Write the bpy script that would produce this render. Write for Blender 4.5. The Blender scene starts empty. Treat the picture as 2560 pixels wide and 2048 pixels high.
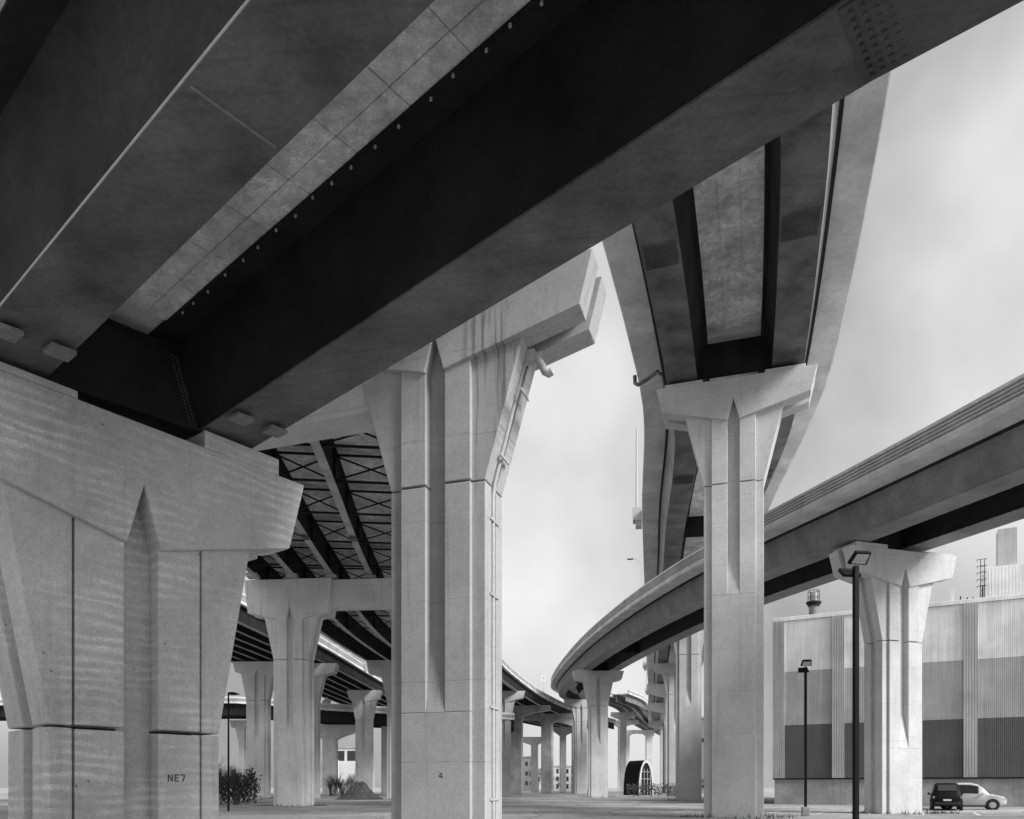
import bpy, bmesh, math, random
from mathutils import Vector, Matrix
random.seed(7)
R = math.radians
scene = bpy.context.scene
COL = scene.collection

# ------------------------------------------------------------------ camera, sky, sun, exposure
EYE = 1.6
cam = bpy.data.cameras.new('camera')
cam.sensor_width = 36.0
cam.lens = 26.51
cam.shift_y = 0.36875
cam.clip_start = 0.05
cam.clip_end = 3000
camo = bpy.data.objects.new('camera', cam)
camo.location = (0, 0, EYE)
camo.rotation_euler = (R(90), 0, 0)
COL.objects.link(camo)
scene.camera = camo

SUN_TO = Vector((0.66, -0.47, 0.59)).normalized()
SUN_EL = math.asin(SUN_TO.z)
SUN_AZ = math.atan2(SUN_TO.x, SUN_TO.y)

world = bpy.data.worlds.new('World')
scene.world = world
world.use_nodes = True
wn, wl = world.node_tree.nodes, world.node_tree.links
wn.clear()
w_out = wn.new('ShaderNodeOutputWorld')
w_bg = wn.new('ShaderNodeBackground')
w_sky = wn.new('ShaderNodeTexSky')
w_sky.sky_type = 'NISHITA'
w_sky.sun_disc = False
w_sky.sun_elevation = SUN_EL
w_sky.sun_rotation = SUN_AZ
w_sky.air_density = 1.0
w_sky.dust_density = 4.0
w_bw = wn.new('ShaderNodeRGBToBW')
w_sc = wn.new('ShaderNodeMath'); w_sc.operation = 'MULTIPLY'; w_sc.inputs[1].default_value = 0.06
wl.new(w_sky.outputs[0], w_bw.inputs[0]); wl.new(w_bw.outputs[0], w_sc.inputs[0])
# cloud sheet over the sky: soft grey banks
w_tc = wn.new('ShaderNodeTexCoord')
w_map = wn.new('ShaderNodeMapping')
w_map.inputs['Location'].default_value = (0.35, 0.0, 0.1)
w_map.inputs['Scale'].default_value = (1.0, 1.0, 0.8)
w_n = wn.new('ShaderNodeTexNoise')
w_n.inputs['Scale'].default_value = 2.3
w_n.inputs['Detail'].default_value = 5.0
w_n.inputs['Roughness'].default_value = 0.45
w_r = wn.new('ShaderNodeValToRGB')
w_r.color_ramp.elements[0].position = 0.36
w_r.color_ramp.elements[0].color = (0.23, 0.23, 0.23, 1)
w_r.color_ramp.elements[1].position = 0.60
w_r.color_ramp.elements[1].color = (0.53, 0.53, 0.53, 1)
wl.new(w_tc.outputs['Generated'], w_map.inputs[0]); wl.new(w_map.outputs[0], w_n.inputs['Vector'])
wl.new(w_n.outputs[0], w_r.inputs[0])
w_mix = wn.new('ShaderNodeMix'); w_mix.data_type = 'RGBA'
w_mix.inputs[0].default_value = 0.86
wl.new(w_sc.outputs[0], w_mix.inputs[6]); wl.new(w_r.outputs[0], w_mix.inputs[7])
# overcast luminance: brighter towards the zenith
w_sep = wn.new('ShaderNodeSeparateXYZ'); wl.new(w_tc.outputs['Generated'], w_sep.inputs[0])
w_gr = wn.new('ShaderNodeMapRange'); w_gr.inputs[1].default_value = 0.0; w_gr.inputs[2].default_value = 1.0
w_gr.inputs[3].default_value = 0.92; w_gr.inputs[4].default_value = 1.6
wl.new(w_sep.outputs[2], w_gr.inputs[0])
w_mul = wn.new('ShaderNodeMix'); w_mul.data_type = 'RGBA'; w_mul.blend_type = 'MULTIPLY'; w_mul.inputs[0].default_value = 1.0
wl.new(w_mix.outputs[2], w_mul.inputs[6]); wl.new(w_gr.outputs[0], w_mul.inputs[7])
wl.new(w_mul.outputs[2], w_bg.inputs[0])
w_bg.inputs[1].default_value = 1.0
wl.new(w_bg.outputs[0], w_out.inputs[0])

sun = bpy.data.lights.new('sun', 'SUN')
sun.energy = 2.7
sun.angle = R(24)
sun.color = (1, 1, 1)
suno = bpy.data.objects.new('sun', sun)
suno.rotation_euler = (-SUN_TO).to_track_quat('-Z', 'Y').to_euler()
suno.location = (40, -30, 60)
COL.objects.link(suno)

scene.view_settings.view_transform = 'Standard'
scene.view_settings.look = 'None'
scene.view_settings.exposure = 0.8
scene.view_settings.gamma = 1.0
scene.view_settings.use_curve_mapping = False
scene.render.engine = 'CYCLES'
scene.cycles.max_bounces = 6
scene.cycles.diffuse_bounces = 4

# ------------------------------------------------------------------ materials (all greys)
def new_mat(name):
    m = bpy.data.materials.new(name); m.use_nodes = True
    nt = m.node_tree; nt.nodes.clear()
    out = nt.nodes.new('ShaderNodeOutputMaterial'); b = nt.nodes.new('ShaderNodeBsdfPrincipled')
    nt.links.new(b.outputs[0], out.inputs[0])
    return m, nt, b

class NB:
    """tiny helper for value node chains"""
    def __init__(s, nt):
        s.nt = nt; s.n = nt.nodes; s.l = nt.links
        s.geo = s.n.new('ShaderNodeNewGeometry')
    def mapped(s, scale, rot=0):
        m = s.n.new('ShaderNodeMapping'); m.inputs['Scale'].default_value = scale
        m.inputs['Rotation'].default_value = (0, 0, rot)
        s.l.new(s.geo.outputs['Position'], m.inputs[0]); return m.outputs[0]
    def noise(s, vec, scale, detail=4, rough=0.55, dist=0.0):
        t = s.n.new('ShaderNodeTexNoise'); t.inputs['Scale'].default_value = scale
        t.inputs['Detail'].default_value = detail; t.inputs['Roughness'].default_value = rough
        t.inputs['Distortion'].default_value = dist
        s.l.new(vec, t.inputs['Vector']); return t.outputs[0]
    def ramp(s, v, a, b, lo=0.0, hi=1.0):
        r = s.n.new('ShaderNodeMapRange'); r.inputs[1].default_value = a; r.inputs[2].default_value = b
        r.inputs[3].default_value = lo; r.inputs[4].default_value = hi
        s.l.new(v, r.inputs[0]); return r.outputs[0]
    def math(s, op, a, b=None):
        m = s.n.new('ShaderNodeMath'); m.operation = op
        for i, x in enumerate((a, b)):
            if x is None: continue
            if isinstance(x, (int, float)): m.inputs[i].default_value = x
            else: s.l.new(x, m.inputs[i])
        return m.outputs[0]
    def sep(s):
        x = s.n.new('ShaderNodeSeparateXYZ'); s.l.new(s.geo.outputs['Position'], x.inputs[0]); return x.outputs
    def bump(s, h, strength, dist, bsdf):
        b = s.n.new('ShaderNodeBump'); b.inputs['Strength'].default_value = strength
        b.inputs['Distance'].default_value = dist
        s.l.new(h, b.inputs['Height']); s.l.new(b.outputs[0], bsdf.inputs['Normal'])

def concrete(name, base, mott=0.22, streak=0.25, holes=True, bands=0.0, pour=0.0, rough=0.85, stain=None):
    m, nt, b = new_mat(name); q = NB(nt)
    p = q.mapped((1, 1, 1))
    v = q.ramp(q.noise(p, 0.45, 5, 0.6), 0.3, 0.7, 1 - mott, 1 + mott)
    v2 = q.ramp(q.noise(p, 4.0, 6, 0.65), 0.3, 0.7, 1 - mott * 0.4, 1 + mott * 0.4)
    f = q.math('MULTIPLY', v, v2)
    v3 = q.math('MULTIPLY', q.ramp(q.noise(p, 34.0, 3, 0.75), 0.3, 0.7, 0.8, 1.2), q.ramp(q.noise(p, 11.0, 4, 0.7), 0.3, 0.7, 0.93, 1.07))
    f = q.math('MULTIPLY', f, v3)
    if streak:
        st = q.noise(q.mapped((2.6, 2.6, 0.12)), 1.6, 5, 0.6)
        f = q.math('MULTIPLY', f, q.ramp(st, 0.56, 0.74, 1.0, 1 - streak))
    if bands:
        w = q.n.new('ShaderNodeTexWave'); w.wave_type = 'BANDS'; w.bands_direction = 'Z'
        w.inputs['Scale'].default_value = 1.7; w.inputs['Distortion'].default_value = 6.0
        w.inputs['Detail'].default_value = 3.0; w.inputs['Detail Scale'].default_value = 1.3
        q.l.new(q.mapped((0.35, 0.35, 1.0)), w.inputs['Vector'])
        patch = q.ramp(q.noise(p, 0.8, 4), 0.42, 0.66, 0.0, 1.2)
        fine = q.ramp(q.noise(p, 38.0, 3, 0.8), 0.4, 0.6, 0.25, 1.3)
        g = q.math('MULTIPLY', q.math('MULTIPLY', q.ramp(w.outputs[1], 0.35, 0.95, 0.0, bands), patch), fine)
        f = q.math('MULTIPLY', f, q.math('ADD', g, 1.0))
    if pour:
        z = q.sep()[2]
        zz = q.math('ADD', z, q.math('MULTIPLY', q.noise(p, 1.2, 3), 0.06))
        fr = q.math('FRACT', q.math('DIVIDE', zz, pour))
        ln = q.ramp(fr, 0.0, 0.012, 1.0, 0.0)
        lnm = q.math('MULTIPLY', ln, q.ramp(q.noise(p, 1.5, 2), 0.35, 0.6, 0.1, 0.55))
        f = q.math('MULTIPLY', f, q.math('SUBTRACT', 1.0, lnm))
    if stain:
        ang, ox, oy, s0, s1, z0, z1 = stain
        mp = q.n.new('ShaderNodeMapping'); mp.vector_type = 'TEXTURE'
        mp.inputs['Location'].default_value = (ox, oy, 0); mp.inputs['Rotation'].default_value = (0, 0, ang)
        q.l.new(q.geo.outputs['Position'], mp.inputs[0])
        sx = q.n.new('ShaderNodeSeparateXYZ'); q.l.new(mp.outputs[0], sx.inputs[0])
        cb = q.n.new('ShaderNodeCombineXYZ'); q.l.new(sx.outputs[0], cb.inputs[0])
        wob = q.math('MULTIPLY', sx.outputs[2], 0.03); q.l.new(wob, cb.inputs[1])
        nn = q.noise(cb.outputs[0], 7.0, 3, 0.6, 0.3)
        msk = q.math('MULTIPLY', q.ramp(sx.outputs[0], s0, s0+0.1), q.ramp(sx.outputs[0], s1, s1-0.15))
        msk = q.math('MULTIPLY', msk, q.math('MULTIPLY', q.ramp(sx.outputs[2], z0, z0+2.5), q.ramp(sx.outputs[2], z1, z1-0.6)))
        f = q.math('MULTIPLY', f, q.math('SUBTRACT', 1.0, q.math('MULTIPLY', msk, q.ramp(nn, 0.5, 0.6, 0.0, 0.5))))
    if holes:
        vo = q.n.new('ShaderNodeTexVoronoi'); vo.inputs['Scale'].default_value = 3.4
        q.l.new(p, vo.inputs['Vector'])
        hl = q.ramp(vo.outputs['Distance'], 0.04, 0.085, 0.4, 1.0)
        pick = q.math('GREATER_THAN', q.noise(p, 1.1, 2), 0.52)
        hl = q.math('MAXIMUM', hl, q.math('SUBTRACT', 1.0, pick))
        f = q.math('MULTIPLY', f, hl)
    f = q.math('MULTIPLY', f, base)
    q.l.new(f, b.inputs['Base Color'])
    b.inputs['Roughness'].default_value = rough
    q.bump(q.noise(p, 26.0, 4, 0.7), 0.25, 0.02, b)
    return m

def steel(name, base, rough=0.5, mott=0.3, streak=True):
    m, nt, b = new_mat(name); q = NB(nt)
    p = q.mapped((1, 1, 1))
    f = q.math('MULTIPLY', q.ramp(q.noise(p, 0.6, 5, 0.6), 0.3, 0.7, 1 - mott, 1 + mott),
               q.ramp(q.noise(p, 14.0, 4, 0.7), 0.3, 0.7, 0.82, 1.18))
    if streak:
        s2 = q.noise(q.mapped((0.35, 5.0, 5.0), R(38)), 1.6, 4, 0.6, 0.6)
        f = q.math('MULTIPLY', f, q.ramp(s2, 0.5, 0.75, 1.0, 0.72))
        s3 = q.noise(p, 9.0, 2, 0.5)
        f = q.math('ADD', f, q.ramp(s3, 0.76, 0.82, 0.0, 0.35))
    q.l.new(q.math('MULTIPLY', f, base), b.inputs['Base Color'])
    b.inputs['Roughness'].default_value = rough
    b.inputs['Specular IOR Level'].default_value = 0.2
    q.bump(q.noise(p, 3.0, 3, 0.5), 0.08, 0.05, b)
    return m

def plain(name, base, rough=0.6, mott=0.15, scale=8.0):
    m, nt, b = new_mat(name); q = NB(nt)
    p = q.mapped((1, 1, 1))
    f = q.ramp(q.noise(p, scale, 4, 0.6), 0.3, 0.7, base * (1 - mott), base * (1 + mott))
    q.l.new(f, b.inputs['Base Color']); b.inputs['Roughness'].default_value = rough
    return m

M = {}
M['conc'] = concrete('pier_concrete', 0.45, mott=0.15, streak=0.35, pour=2.35)
M['conc_stained'] = concrete('stained_pier_concrete', 0.37, mott=0.13, streak=0.3, pour=2.35, stain=(math.atan2(-0.317, 0.948), -2.267, 21.8, 1.15, 2.5, 9.0, 15.4))
M['conc_ne7'] = concrete('washed_concrete', 0.46, mott=0.2, bands=0.36, streak=0.15)
M['conc_light'] = concrete('pale_concrete', 0.55, mott=0.13, streak=0.18, pour=2.2)
M['conc_pale2'] = concrete('bleached_concrete', 0.70, mott=0.13, streak=0.35, pour=2.3)
M['conc_old'] = concrete('old_concrete', 0.34, mott=0.3, streak=0.35, pour=2.0)
M['parapet'] = concrete('parapet_concrete', 0.62, mott=0.18, streak=0.2, holes=False)
M['soffit'] = concrete('slab_concrete', 0.55, mott=0.25, streak=0.0, holes=False)
M['deckpanel'] = concrete('deck_panel_concrete', 0.62, mott=0.55, streak=0.0, holes=False, rough=0.95)
def veined():
    m = concrete('deck_panel_concrete2', 0.6, mott=0.35, streak=0.0, holes=False, rough=0.95)
    nt = m.node_tree; q = NB(nt); b = [n for n in nt.nodes if n.type == 'BSDF_PRINCIPLED'][0]
    lk = b.inputs['Base Color'].links[0]; src = lk.from_socket
    n1 = q.noise(q.mapped((1,1,1)), 1.7, 6, 0.65, 1.2)
    v = q.math('ABSOLUTE', q.math('SUBTRACT', n1, 0.5))
    vein = q.math('MULTIPLY', q.ramp(v, 0.0, 0.022, 0.34, 0.0), q.ramp(q.noise(q.mapped((1,1,1)), 0.9, 3), 0.45, 0.6, 0.0, 1.0))
    dirt = q.ramp(q.noise(q.mapped((1,1,1)), 2.6, 6, 0.75), 0.35, 0.65, 0.8, 1.25)
    q.l.new(q.math('ADD', q.math('MULTIPLY', src, dirt), vein), b.inputs['Base Color'])
    return m
M['deckpanel'] = veined()
M['steel'] = steel('painted_steel', 0.115, mott=0.55)
M['steel_dark'] = steel('dark_steel_and_web_shade', 0.018, 0.7, mott=0.6)  # girder paint with the shade of sheltered webs in its colour; also dark parts
M['steel_web'] = steel('pale_steel_and_lit_webs', 0.2, 0.5)  # lit copy of the girder paint: skylight on exposed webs put into the colour
M['steel_plate'] = steel('splice_plate_steel', 0.075, mott=0.4)
M['steel_outer'] = steel('shaded_web_steel', 0.03, 0.6, mott=0.6)  # overhead ramp's outer webs, their shade put into the colour
M['steel_flange'] = steel('pale_flange_steel', 0.40)
M['steel_mid'] = steel('grey_steel_and_lit_webs', 0.26)  # plain grey parts, and flyover outer webs with skylight put into the colour
M['pipe'] = plain('galvanised_pipe', 0.42, 0.4)
M['pipe_dark'] = plain('black_pipe', 0.03, 0.5)
M['paint_black'] = plain('black_stencil_paint', 0.015, 0.8, 0.3, 40)
M['metal_black'] = plain('black_lamp_metal', 0.008, 0.6)
[n for n in M['metal_black'].node_tree.nodes if n.type == 'BSDF_PRINCIPLED'][0].inputs['Specular IOR Level'].default_value = 0.15
M['lens'] = plain('lamp_lens', 0.45, 0.3)

# ------------------------------------------------------------------ mesh helpers
class Geo:
    def __init__(s): s.v = []; s.f = []
    def add(s, vs, fs):
        o = len(s.v); s.v += [tuple(p) for p in vs]; s.f += [tuple(i + o for i in f) for f in fs]; return s
    def box(s, x0, x1, y0, y1, z0, z1):
        return s.add([(x0,y0,z0),(x1,y0,z0),(x1,y1,z0),(x0,y1,z0),(x0,y0,z1),(x1,y0,z1),(x1,y1,z1),(x0,y1,z1)],
                     [(0,3,2,1),(4,5,6,7),(0,1,5,4),(1,2,6,5),(2,3,7,6),(3,0,4,7)])
    def prism(s, poly, d0, d1):
        """poly in (x,z), counter-clockwise seen from -y; extruded from y=d0 to y=d1"""
        n = len(poly)
        vs = [(x, d0, z) for x, z in poly] + [(x, d1, z) for x, z in poly]
        fs = [tuple(range(n)), tuple(range(2*n-1, n-1, -1))]
        fs += [(i, i + n, (i+1) % n + n, (i+1) % n) for i in range(n)]
        return s.add(vs, fs)
    def bar(s, a, b, w, h=None, up=(0,0,1)):
        a, b = Vector(a), Vector(b); d = (b - a).normalized(); h = h or w
        u = Vector(up)
        if abs(d.dot(u)) > 0.98: u = Vector((0,1,0))
        x = d.cross(u).normalized(); y = x.cross(d).normalized()
        vs = []
        for p in (a, b):
            for sx, sy in ((-1,-1),(1,-1),(1,1),(-1,1)):
                vs.append(p + x*(sx*w/2) + y*(sy*h/2))
        return s.add(vs, [(0,1,2,3),(7,6,5,4),(0,4,5,1),(1,5,6,2),(2,6,7,3),(3,7,4,0)])
    def tube(s, pts, r, n=10, r1=None):
        pts = [Vector(p) for p in pts]; m = len(pts); rings = []
        prev = None
        for i, p in enumerate(pts):
            d = (pts[min(i+1, m-1)] - pts[max(i-1, 0)]).normalized()
            if prev is None:
                ref = Vector((0,0,1)) if abs(d.z) < 0.9 else Vector((0,1,0))
                x = d.cross(ref).normalized()
            else:
                x = (prev - d * prev.dot(d)).normalized()
            prev = x; y = d.cross(x)
            rr = r if r1 is None else r + (r1 - r) * i / (m - 1)
            rings.append([p + (x*math.cos(2*math.pi*k/n) + y*math.sin(2*math.pi*k/n))*rr for k in range(n)])
        vs = [v for rg in rings for v in rg]; fs = []
        for i in range(m-1):
            for k in range(n):
                a, b2 = i*n+k, i*n+(k+1) % n
                fs.append((a, b2, b2+n, a+n))
        fs.append(tuple(range(n-1, -1, -1))); fs.append(tuple(range((m-1)*n, m*n)))
        return s.add(vs, fs)
    def mesh(s, name, bevel=0.0, smooth=None):
        me = bpy.data.meshes.new(name); me.from_pydata([tuple(v) for v in s.v], [], s.f)
        bm = bmesh.new(); bm.from_mesh(me)
        bmesh.ops.recalc_face_normals(bm, faces=bm.faces[:])
        if bevel:
            ed = [e for e in bm.edges if len(e.link_faces) == 2 and e.calc_face_angle(0) > 0.4]
            bmesh.ops.bevel(bm, geom=ed, offset=bevel, segments=1, affect='EDGES', clamp_overlap=True)
        bm.to_mesh(me); bm.free()
        if smooth:
            me.polygons.foreach_set('use_smooth', [True]*len(me.polygons))
            me.set_sharp_from_angle(angle=R(smooth))
        me.update(); return me

def link(name, data, mat=None, parent=None, loc=None, rot=None):
    o = bpy.data.objects.new(name, data); COL.objects.link(o)
    if mat and not data.materials: data.materials.append(mat)
    if parent: o.parent = parent
    if loc: o.location = loc
    if rot: o.rotation_euler = rot
    return o

def part(name, geo, mat, parent, bevel=0.0, smooth=None, kind=None, loc=None):
    o = link(name, geo.mesh(name, bevel, smooth), mat, parent, loc)
    if kind: o['kind'] = kind
    return o

def thing(name, label, cat, loc=(0,0,0), rz=0.0, group=None):
    o = bpy.data.objects.new(name, None); COL.objects.link(o)
    o.empty_display_size = 0.3
    o.location = loc; o.rotation_euler = (0, 0, rz)
    o['label'] = label; o['category'] = cat
    if group: o['group'] = group
    return o

def single(name, geo, mat, label, cat, group=None, bevel=0.0, smooth=None):
    o = link(name, geo.mesh(name, bevel, smooth), mat); o['label'] = label; o['category'] = cat
    if group: o['group'] = group
    return o

# ------------------------------------------------------------------ ground
def ground_mat():
    m, nt, b = new_mat('asphalt_lot'); q = NB(nt); p = q.mapped((1,1,1))
    f = q.math('MULTIPLY', q.ramp(q.noise(p, 0.09, 6, 0.65), 0.3, 0.7, 0.5, 1.5), q.ramp(q.noise(p, 1.2, 6, 0.7), 0.3, 0.7, 0.75, 1.25))
    f = q.math('MULTIPLY', f, q.ramp(q.noise(p, 60.0, 2, 0.7), 0.3, 0.7, 0.7, 1.3))
    vo = q.n.new('ShaderNodeTexVoronoi'); vo.feature = 'DISTANCE_TO_EDGE'; vo.inputs['Scale'].default_value = 0.16
    wv = q.n.new('ShaderNodeVectorMath'); wv.operation = 'ADD'
    nz = q.n.new('ShaderNodeTexNoise'); nz.inputs['Scale'].default_value = 0.7; q.l.new(p, nz.inputs['Vector'])
    q.l.new(p, wv.inputs[0]); q.l.new(nz.outputs[1], wv.inputs[1]); q.l.new(wv.outputs[0], vo.inputs['Vector'])
    f = q.math('MULTIPLY', f, q.ramp(vo.outputs['Distance'], 0.0, 0.012, 0.35, 1.0))
    oil = q.ramp(q.noise(p, 0.55, 3, 0.5), 0.62, 0.72, 1.0, 0.45)
    f = q.math('MULTIPLY', f, oil)
    q.l.new(q.math('MULTIPLY', f, 0.31), b.inputs['Base Color']); b.inputs['Roughness'].default_value = 0.95
    q.bump(q.noise(p, 60.0, 3, 0.7), 0.4, 0.02, b)
    return m
M['ground'] = ground_mat()
M['ground_dark'] = plain('dark_earth', 0.07, 0.95, 0.4, 2.0)
g = Geo(); N = 24; S = 1500
for i in range(N):
    for j in range(N):
        x0, x1 = -S + 2*S*i/N, -S + 2*S*(i+1)/N; y0, y1 = -S + 2*S*j/N, -S + 2*S*(j+1)/N
        g.add([(x0,y0,0),(x1,y0,0),(x1,y1,0),(x0,y1,0)], [(0,1,2,3)])
go = part('ground', g, M['ground'], None); go['kind'] = 'structure'

# ------------------------------------------------------------------ standard sculpted pier
DC, DR, DW, DN, DG = 0.98, 0.88, 0.73, 0.54, 0.20     # cap, rib, wing, notch floor, side groove depths
def pier(label, x, y, es, top, hl=3.35, hr=3.35, V=2.15, sf=2.25, jd=3.25, nb=11.5, mat='conc', group=None,
         seats=(), rear=True, bevel=0.018, tilt=0.37, parent=None, name='bridge_pier', slope=0.262, flush=False, ties=()):
    """x,y: point of the cap's front face above the notch; es: direction of the cap as seen from the front"""
    a = math.atan2(es[1], es[0]); c, s_ = math.cos(a), math.sin(a)
    ox, oy = x - s_*DC, y + c*DC
    t = thing(name, label, 'pier', (ox, oy, 0), a, group)
    zV = top - V; zj = zV - jd; zn = zV - (nb - V)
    mt = M[mat]
    sides = (-1, 1) if rear else (-1,)
    RB, CW = 1.1, 1.5
    soff = lambda s: zV + slope*max(0.0, abs(s) - 0.3)
    core = Geo().box(-(CW-0.2), CW-0.2, -DG, DG, 0, zj)
    core.prism([(-(CW-0.2), zj), (CW-0.2, zj), (sf-0.2, soff(sf)), (sf-0.2, soff(sf)+0.15), (-(sf-0.2), soff(sf)+0.15), (-(sf-0.2), soff(sf))], -DG, DG)
    part('column_core', core, mt, t)
    for sd in sides:
        def D(d0, d1):
            return (sd*d0, sd*d1) if sd > 0 else (-d0, -d1)
        for sx in (-1, 1):
            WD = DW - 0.12 if flush else DW
            def P(poly):
                q = [(sx*px, pz) for px, pz in poly]
                return q if sx > 0 else q[::-1]
            lo = Geo().prism(P([(0.3, 0), (CW, 0), (CW, zj-0.02), (0.3, zj-0.02)]), *D(WD, DG)); part('wing_lower', lo, mt, t, bevel)
            up = Geo().prism(P([(0.3, zj+0.02), (CW, zj+0.02), (sf, soff(sf)), (sf, soff(sf)+0.1), (0.3, soff(0.3)+0.1)]), *D(WD, DG))
            part('wing_flare', up, mt, t, bevel)
            if flush:
                e = RB + 0.04
                part('wing_panel', Geo().prism(P([(e, 0), (CW-0.002, 0), (CW-0.002, zj-0.022), (e, zj-0.022)]), *D(DR-0.012, WD-0.02)), mt, t, bevel)
                part('wing_panel', Geo().prism(P([(e, zj+0.022), (CW-0.002, zj+0.022), (sf-0.002, soff(sf)+0.002), (sf-0.002, soff(sf)+0.09), (e, soff(e)+0.09)]), *D(DR-0.012, WD-0.02)), mt, t, bevel)
            ru = Geo().prism(P([(0.3, zj+0.034), (RB, zj+0.034), (RB, soff(RB)+0.06), (0.3, soff(0.3)+0.06)]), *D(DR, WD-0.05))
            part('rib_upper', ru, mt, t, bevel)
            if zn > 0.3:
                rl = Geo().prism(P([(0.3, zn), (RB, zn), (RB, zj-0.034), (0.3, zj-0.034)]), *D(DR, WD-0.05))
            else:
                rl = Geo().prism(P([(0.3, 0), (RB, 0), (RB, zj-0.034), (0.3, zj-0.034)]), *D(DR, WD-0.05))
            part('rib_lower', rl, mt, t, bevel)
        nf = Geo().box(-0.3, 0.3, min(D(DN, DG)), max(D(DN, DG)), 0, zV+0.3)
        if zn > 0.3:
            w = [( -0.3, sd*DR, zn), (0.3, sd*DR, zn), (0.3, sd*DN, zn), (-0.3, sd*DN, zn), (-0.3, sd*DN, zn+2.1), (0.3, sd*DN, zn+2.1)]
            nf.add(w, [(0,1,5,4),(0,3,2,1),(0,4,3),(1,2,5),(2,3,4,5)])
        part('notch_floor', nf, mt, t)
        if zn > 0.3:
            rb = Geo().box(-RB, RB, min(D(DR, DG)), max(D(DR, DG)), 0, zn-0.004); part('rib_base', rb, mt, t, bevel)
        # cap: front layer with the spike notch, beam behind it
        hbl, hbr = hl - tilt, hr - tilt
        full = [(-hbl, soff(hbl)), (-0.3, zV), (0.3, zV), (hbr, soff(hbr)), (hr, top), (-hl, top)]
        notch = [(-hbl, soff(hbl)), (-0.3, zV), (0.0, zV + 1.08), (0.3, zV), (hbr, soff(hbr)), (hr, top), (-hl, top)]
        part('cap_face', Geo().prism(notch, *D(DC, DN)), mt, t, bevel)
        ins = 0.004
        part('cap_beam', Geo().prism([(px*(1-0.001), pz - (ins if pz == top else -ins)) for px, pz in full], *D(DN+0.002, DG)), mt, t)
    zc = max(soff(hl), soff(hr)) + 0.3
    part('cap_core', Geo().prism([(-(hl-0.55), zc-0.1), (-0.5, zV+0.2), (0.5, zV+0.2), (hr-0.55, zc-0.1), (hr-0.45, top-0.03), (-(hl-0.45), top-0.03)], -DG-0.01, DG+0.01), mt, t)
    for zt in ties:
        for sc_ in (-0.82, -0.58, 0.58, 0.82):
            part('tie_hole', Geo().tube([(sc_, -DR-0.0025, zt + (0.0 if sc_ < 0 else 0.12)), (sc_, -DR+0.02, zt + (0.0 if sc_ < 0 else 0.12))], 0.036, 10), M['conc_old'], t)
    for s0, s1, h in seats:
        part('bearing_seat', Geo().box(s0, s1, -DC+0.02, DC-0.02, top-0.002, top+h), mt, t, 0.012)
    return t

# ------------------------------------------------------------------ swept bridge decks
def spline(pts, ds=1.5):
    P = [Vector(p) for p in pts]; out = []
    ext = [P[0]*2 - P[1]] + P + [P[-1]*2 - P[-2]]
    for i in range(1, len(ext)-2):
        p0, p1, p2, p3 = ext[i-1:i+3]
        n = max(1, int((p2-p1).length / ds))
        for k in range(n):
            u = k/n
            out.append(0.5*((2*p1) + (p2-p0)*u + (2*p0-5*p1+4*p2-p3)*u*u + (3*p1-p0-3*p2+p3)*u**3))
    out.append(P[-1]); return out

class Path:
    def __init__(s, pts, ds=1.5, cant=0.0):
        s.p = spline(pts, ds); s.cant = cant; n = len(s.p); s.t = []
        for i in range(n):
            d = s.p[min(i+1, n-1)] - s.p[max(i-1, 0)]; s.t.append(Vector((d.x, d.y, 0)).normalized())
        s.len = [0.0]
        for i in range(1, n): s.len.append(s.len[-1] + (s.p[i]-s.p[i-1]).length)
    def frame(s, i):
        t = s.t[i]; return s.p[i], Vector((t.y, -t.x, 0)), t
    def at(s, L):
        i = 0
        while i < len(s.len)-2 and s.len[i+1] < L: i += 1
        u = (L - s.len[i]) / max(1e-6, s.len[i+1]-s.len[i])
        p = s.p[i].lerp(s.p[i+1], u); t = s.t[i].lerp(s.t[i+1], u).normalized()
        return p, Vector((t.y, -t.x, 0)), t
    def pt(s, L, off, z):
        p, r, t = s.at(L); return p + r*off + Vector((0, 0, z + s.cant*off))
    def near(s, x, y):
        b = min(range(len(s.p)), key=lambda i: (s.p[i].x-x)**2 + (s.p[i].y-y)**2); return s.len[b]
    def sub(s, L0, L1):
        return [i for i in range(len(s.p)) if L0 - 1e-6 <= s.len[i] <= L1 + 1e-6]

def sweep(path, prof, geo=None, idx=None):
    """prof: closed polygon [(s,z)]"""
    g = geo or Geo(); n = len(prof); idx = idx or range(len(path.p)); idx = list(idx)
    vs = []
    for i in idx:
        p, r, t = path.frame(i)
        for s_, z in prof: vs.append(p + r*s_ + Vector((0, 0, z + path.cant*s_)))
    fs = []
    for k in range(len(idx)-1):
        for j in range(n):
            a, b = k*n+j, k*n+(j+1) % n
            fs.append((a, b, b+n, a+n))
    fs.append(tuple(range(n-1, -1, -1))); fs.append(tuple(range((len(idx)-1)*n, len(idx)*n)))
    return g.add(vs, fs)

def parapet_profile(side, half, z0, P, grooves=4, depth=0.2):
    x = half - 0.03
    out = [(x, z0)]
    gh = P*0.07
    for k in range(grooves):
        zc = z0 + P*(0.22 + 0.185*k)
        out += [(x, zc-gh), (x-depth, zc-gh+0.02), (x-depth, zc+gh-0.02), (x, zc+gh)]
    out += [(x-0.02, z0+P), (x-0.30, z0+P), (x-0.46, z0)]
    return [(side*a, b) for a, b in out] if side > 0 else [(side*a, b) for a, b in out][::-1]

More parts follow.
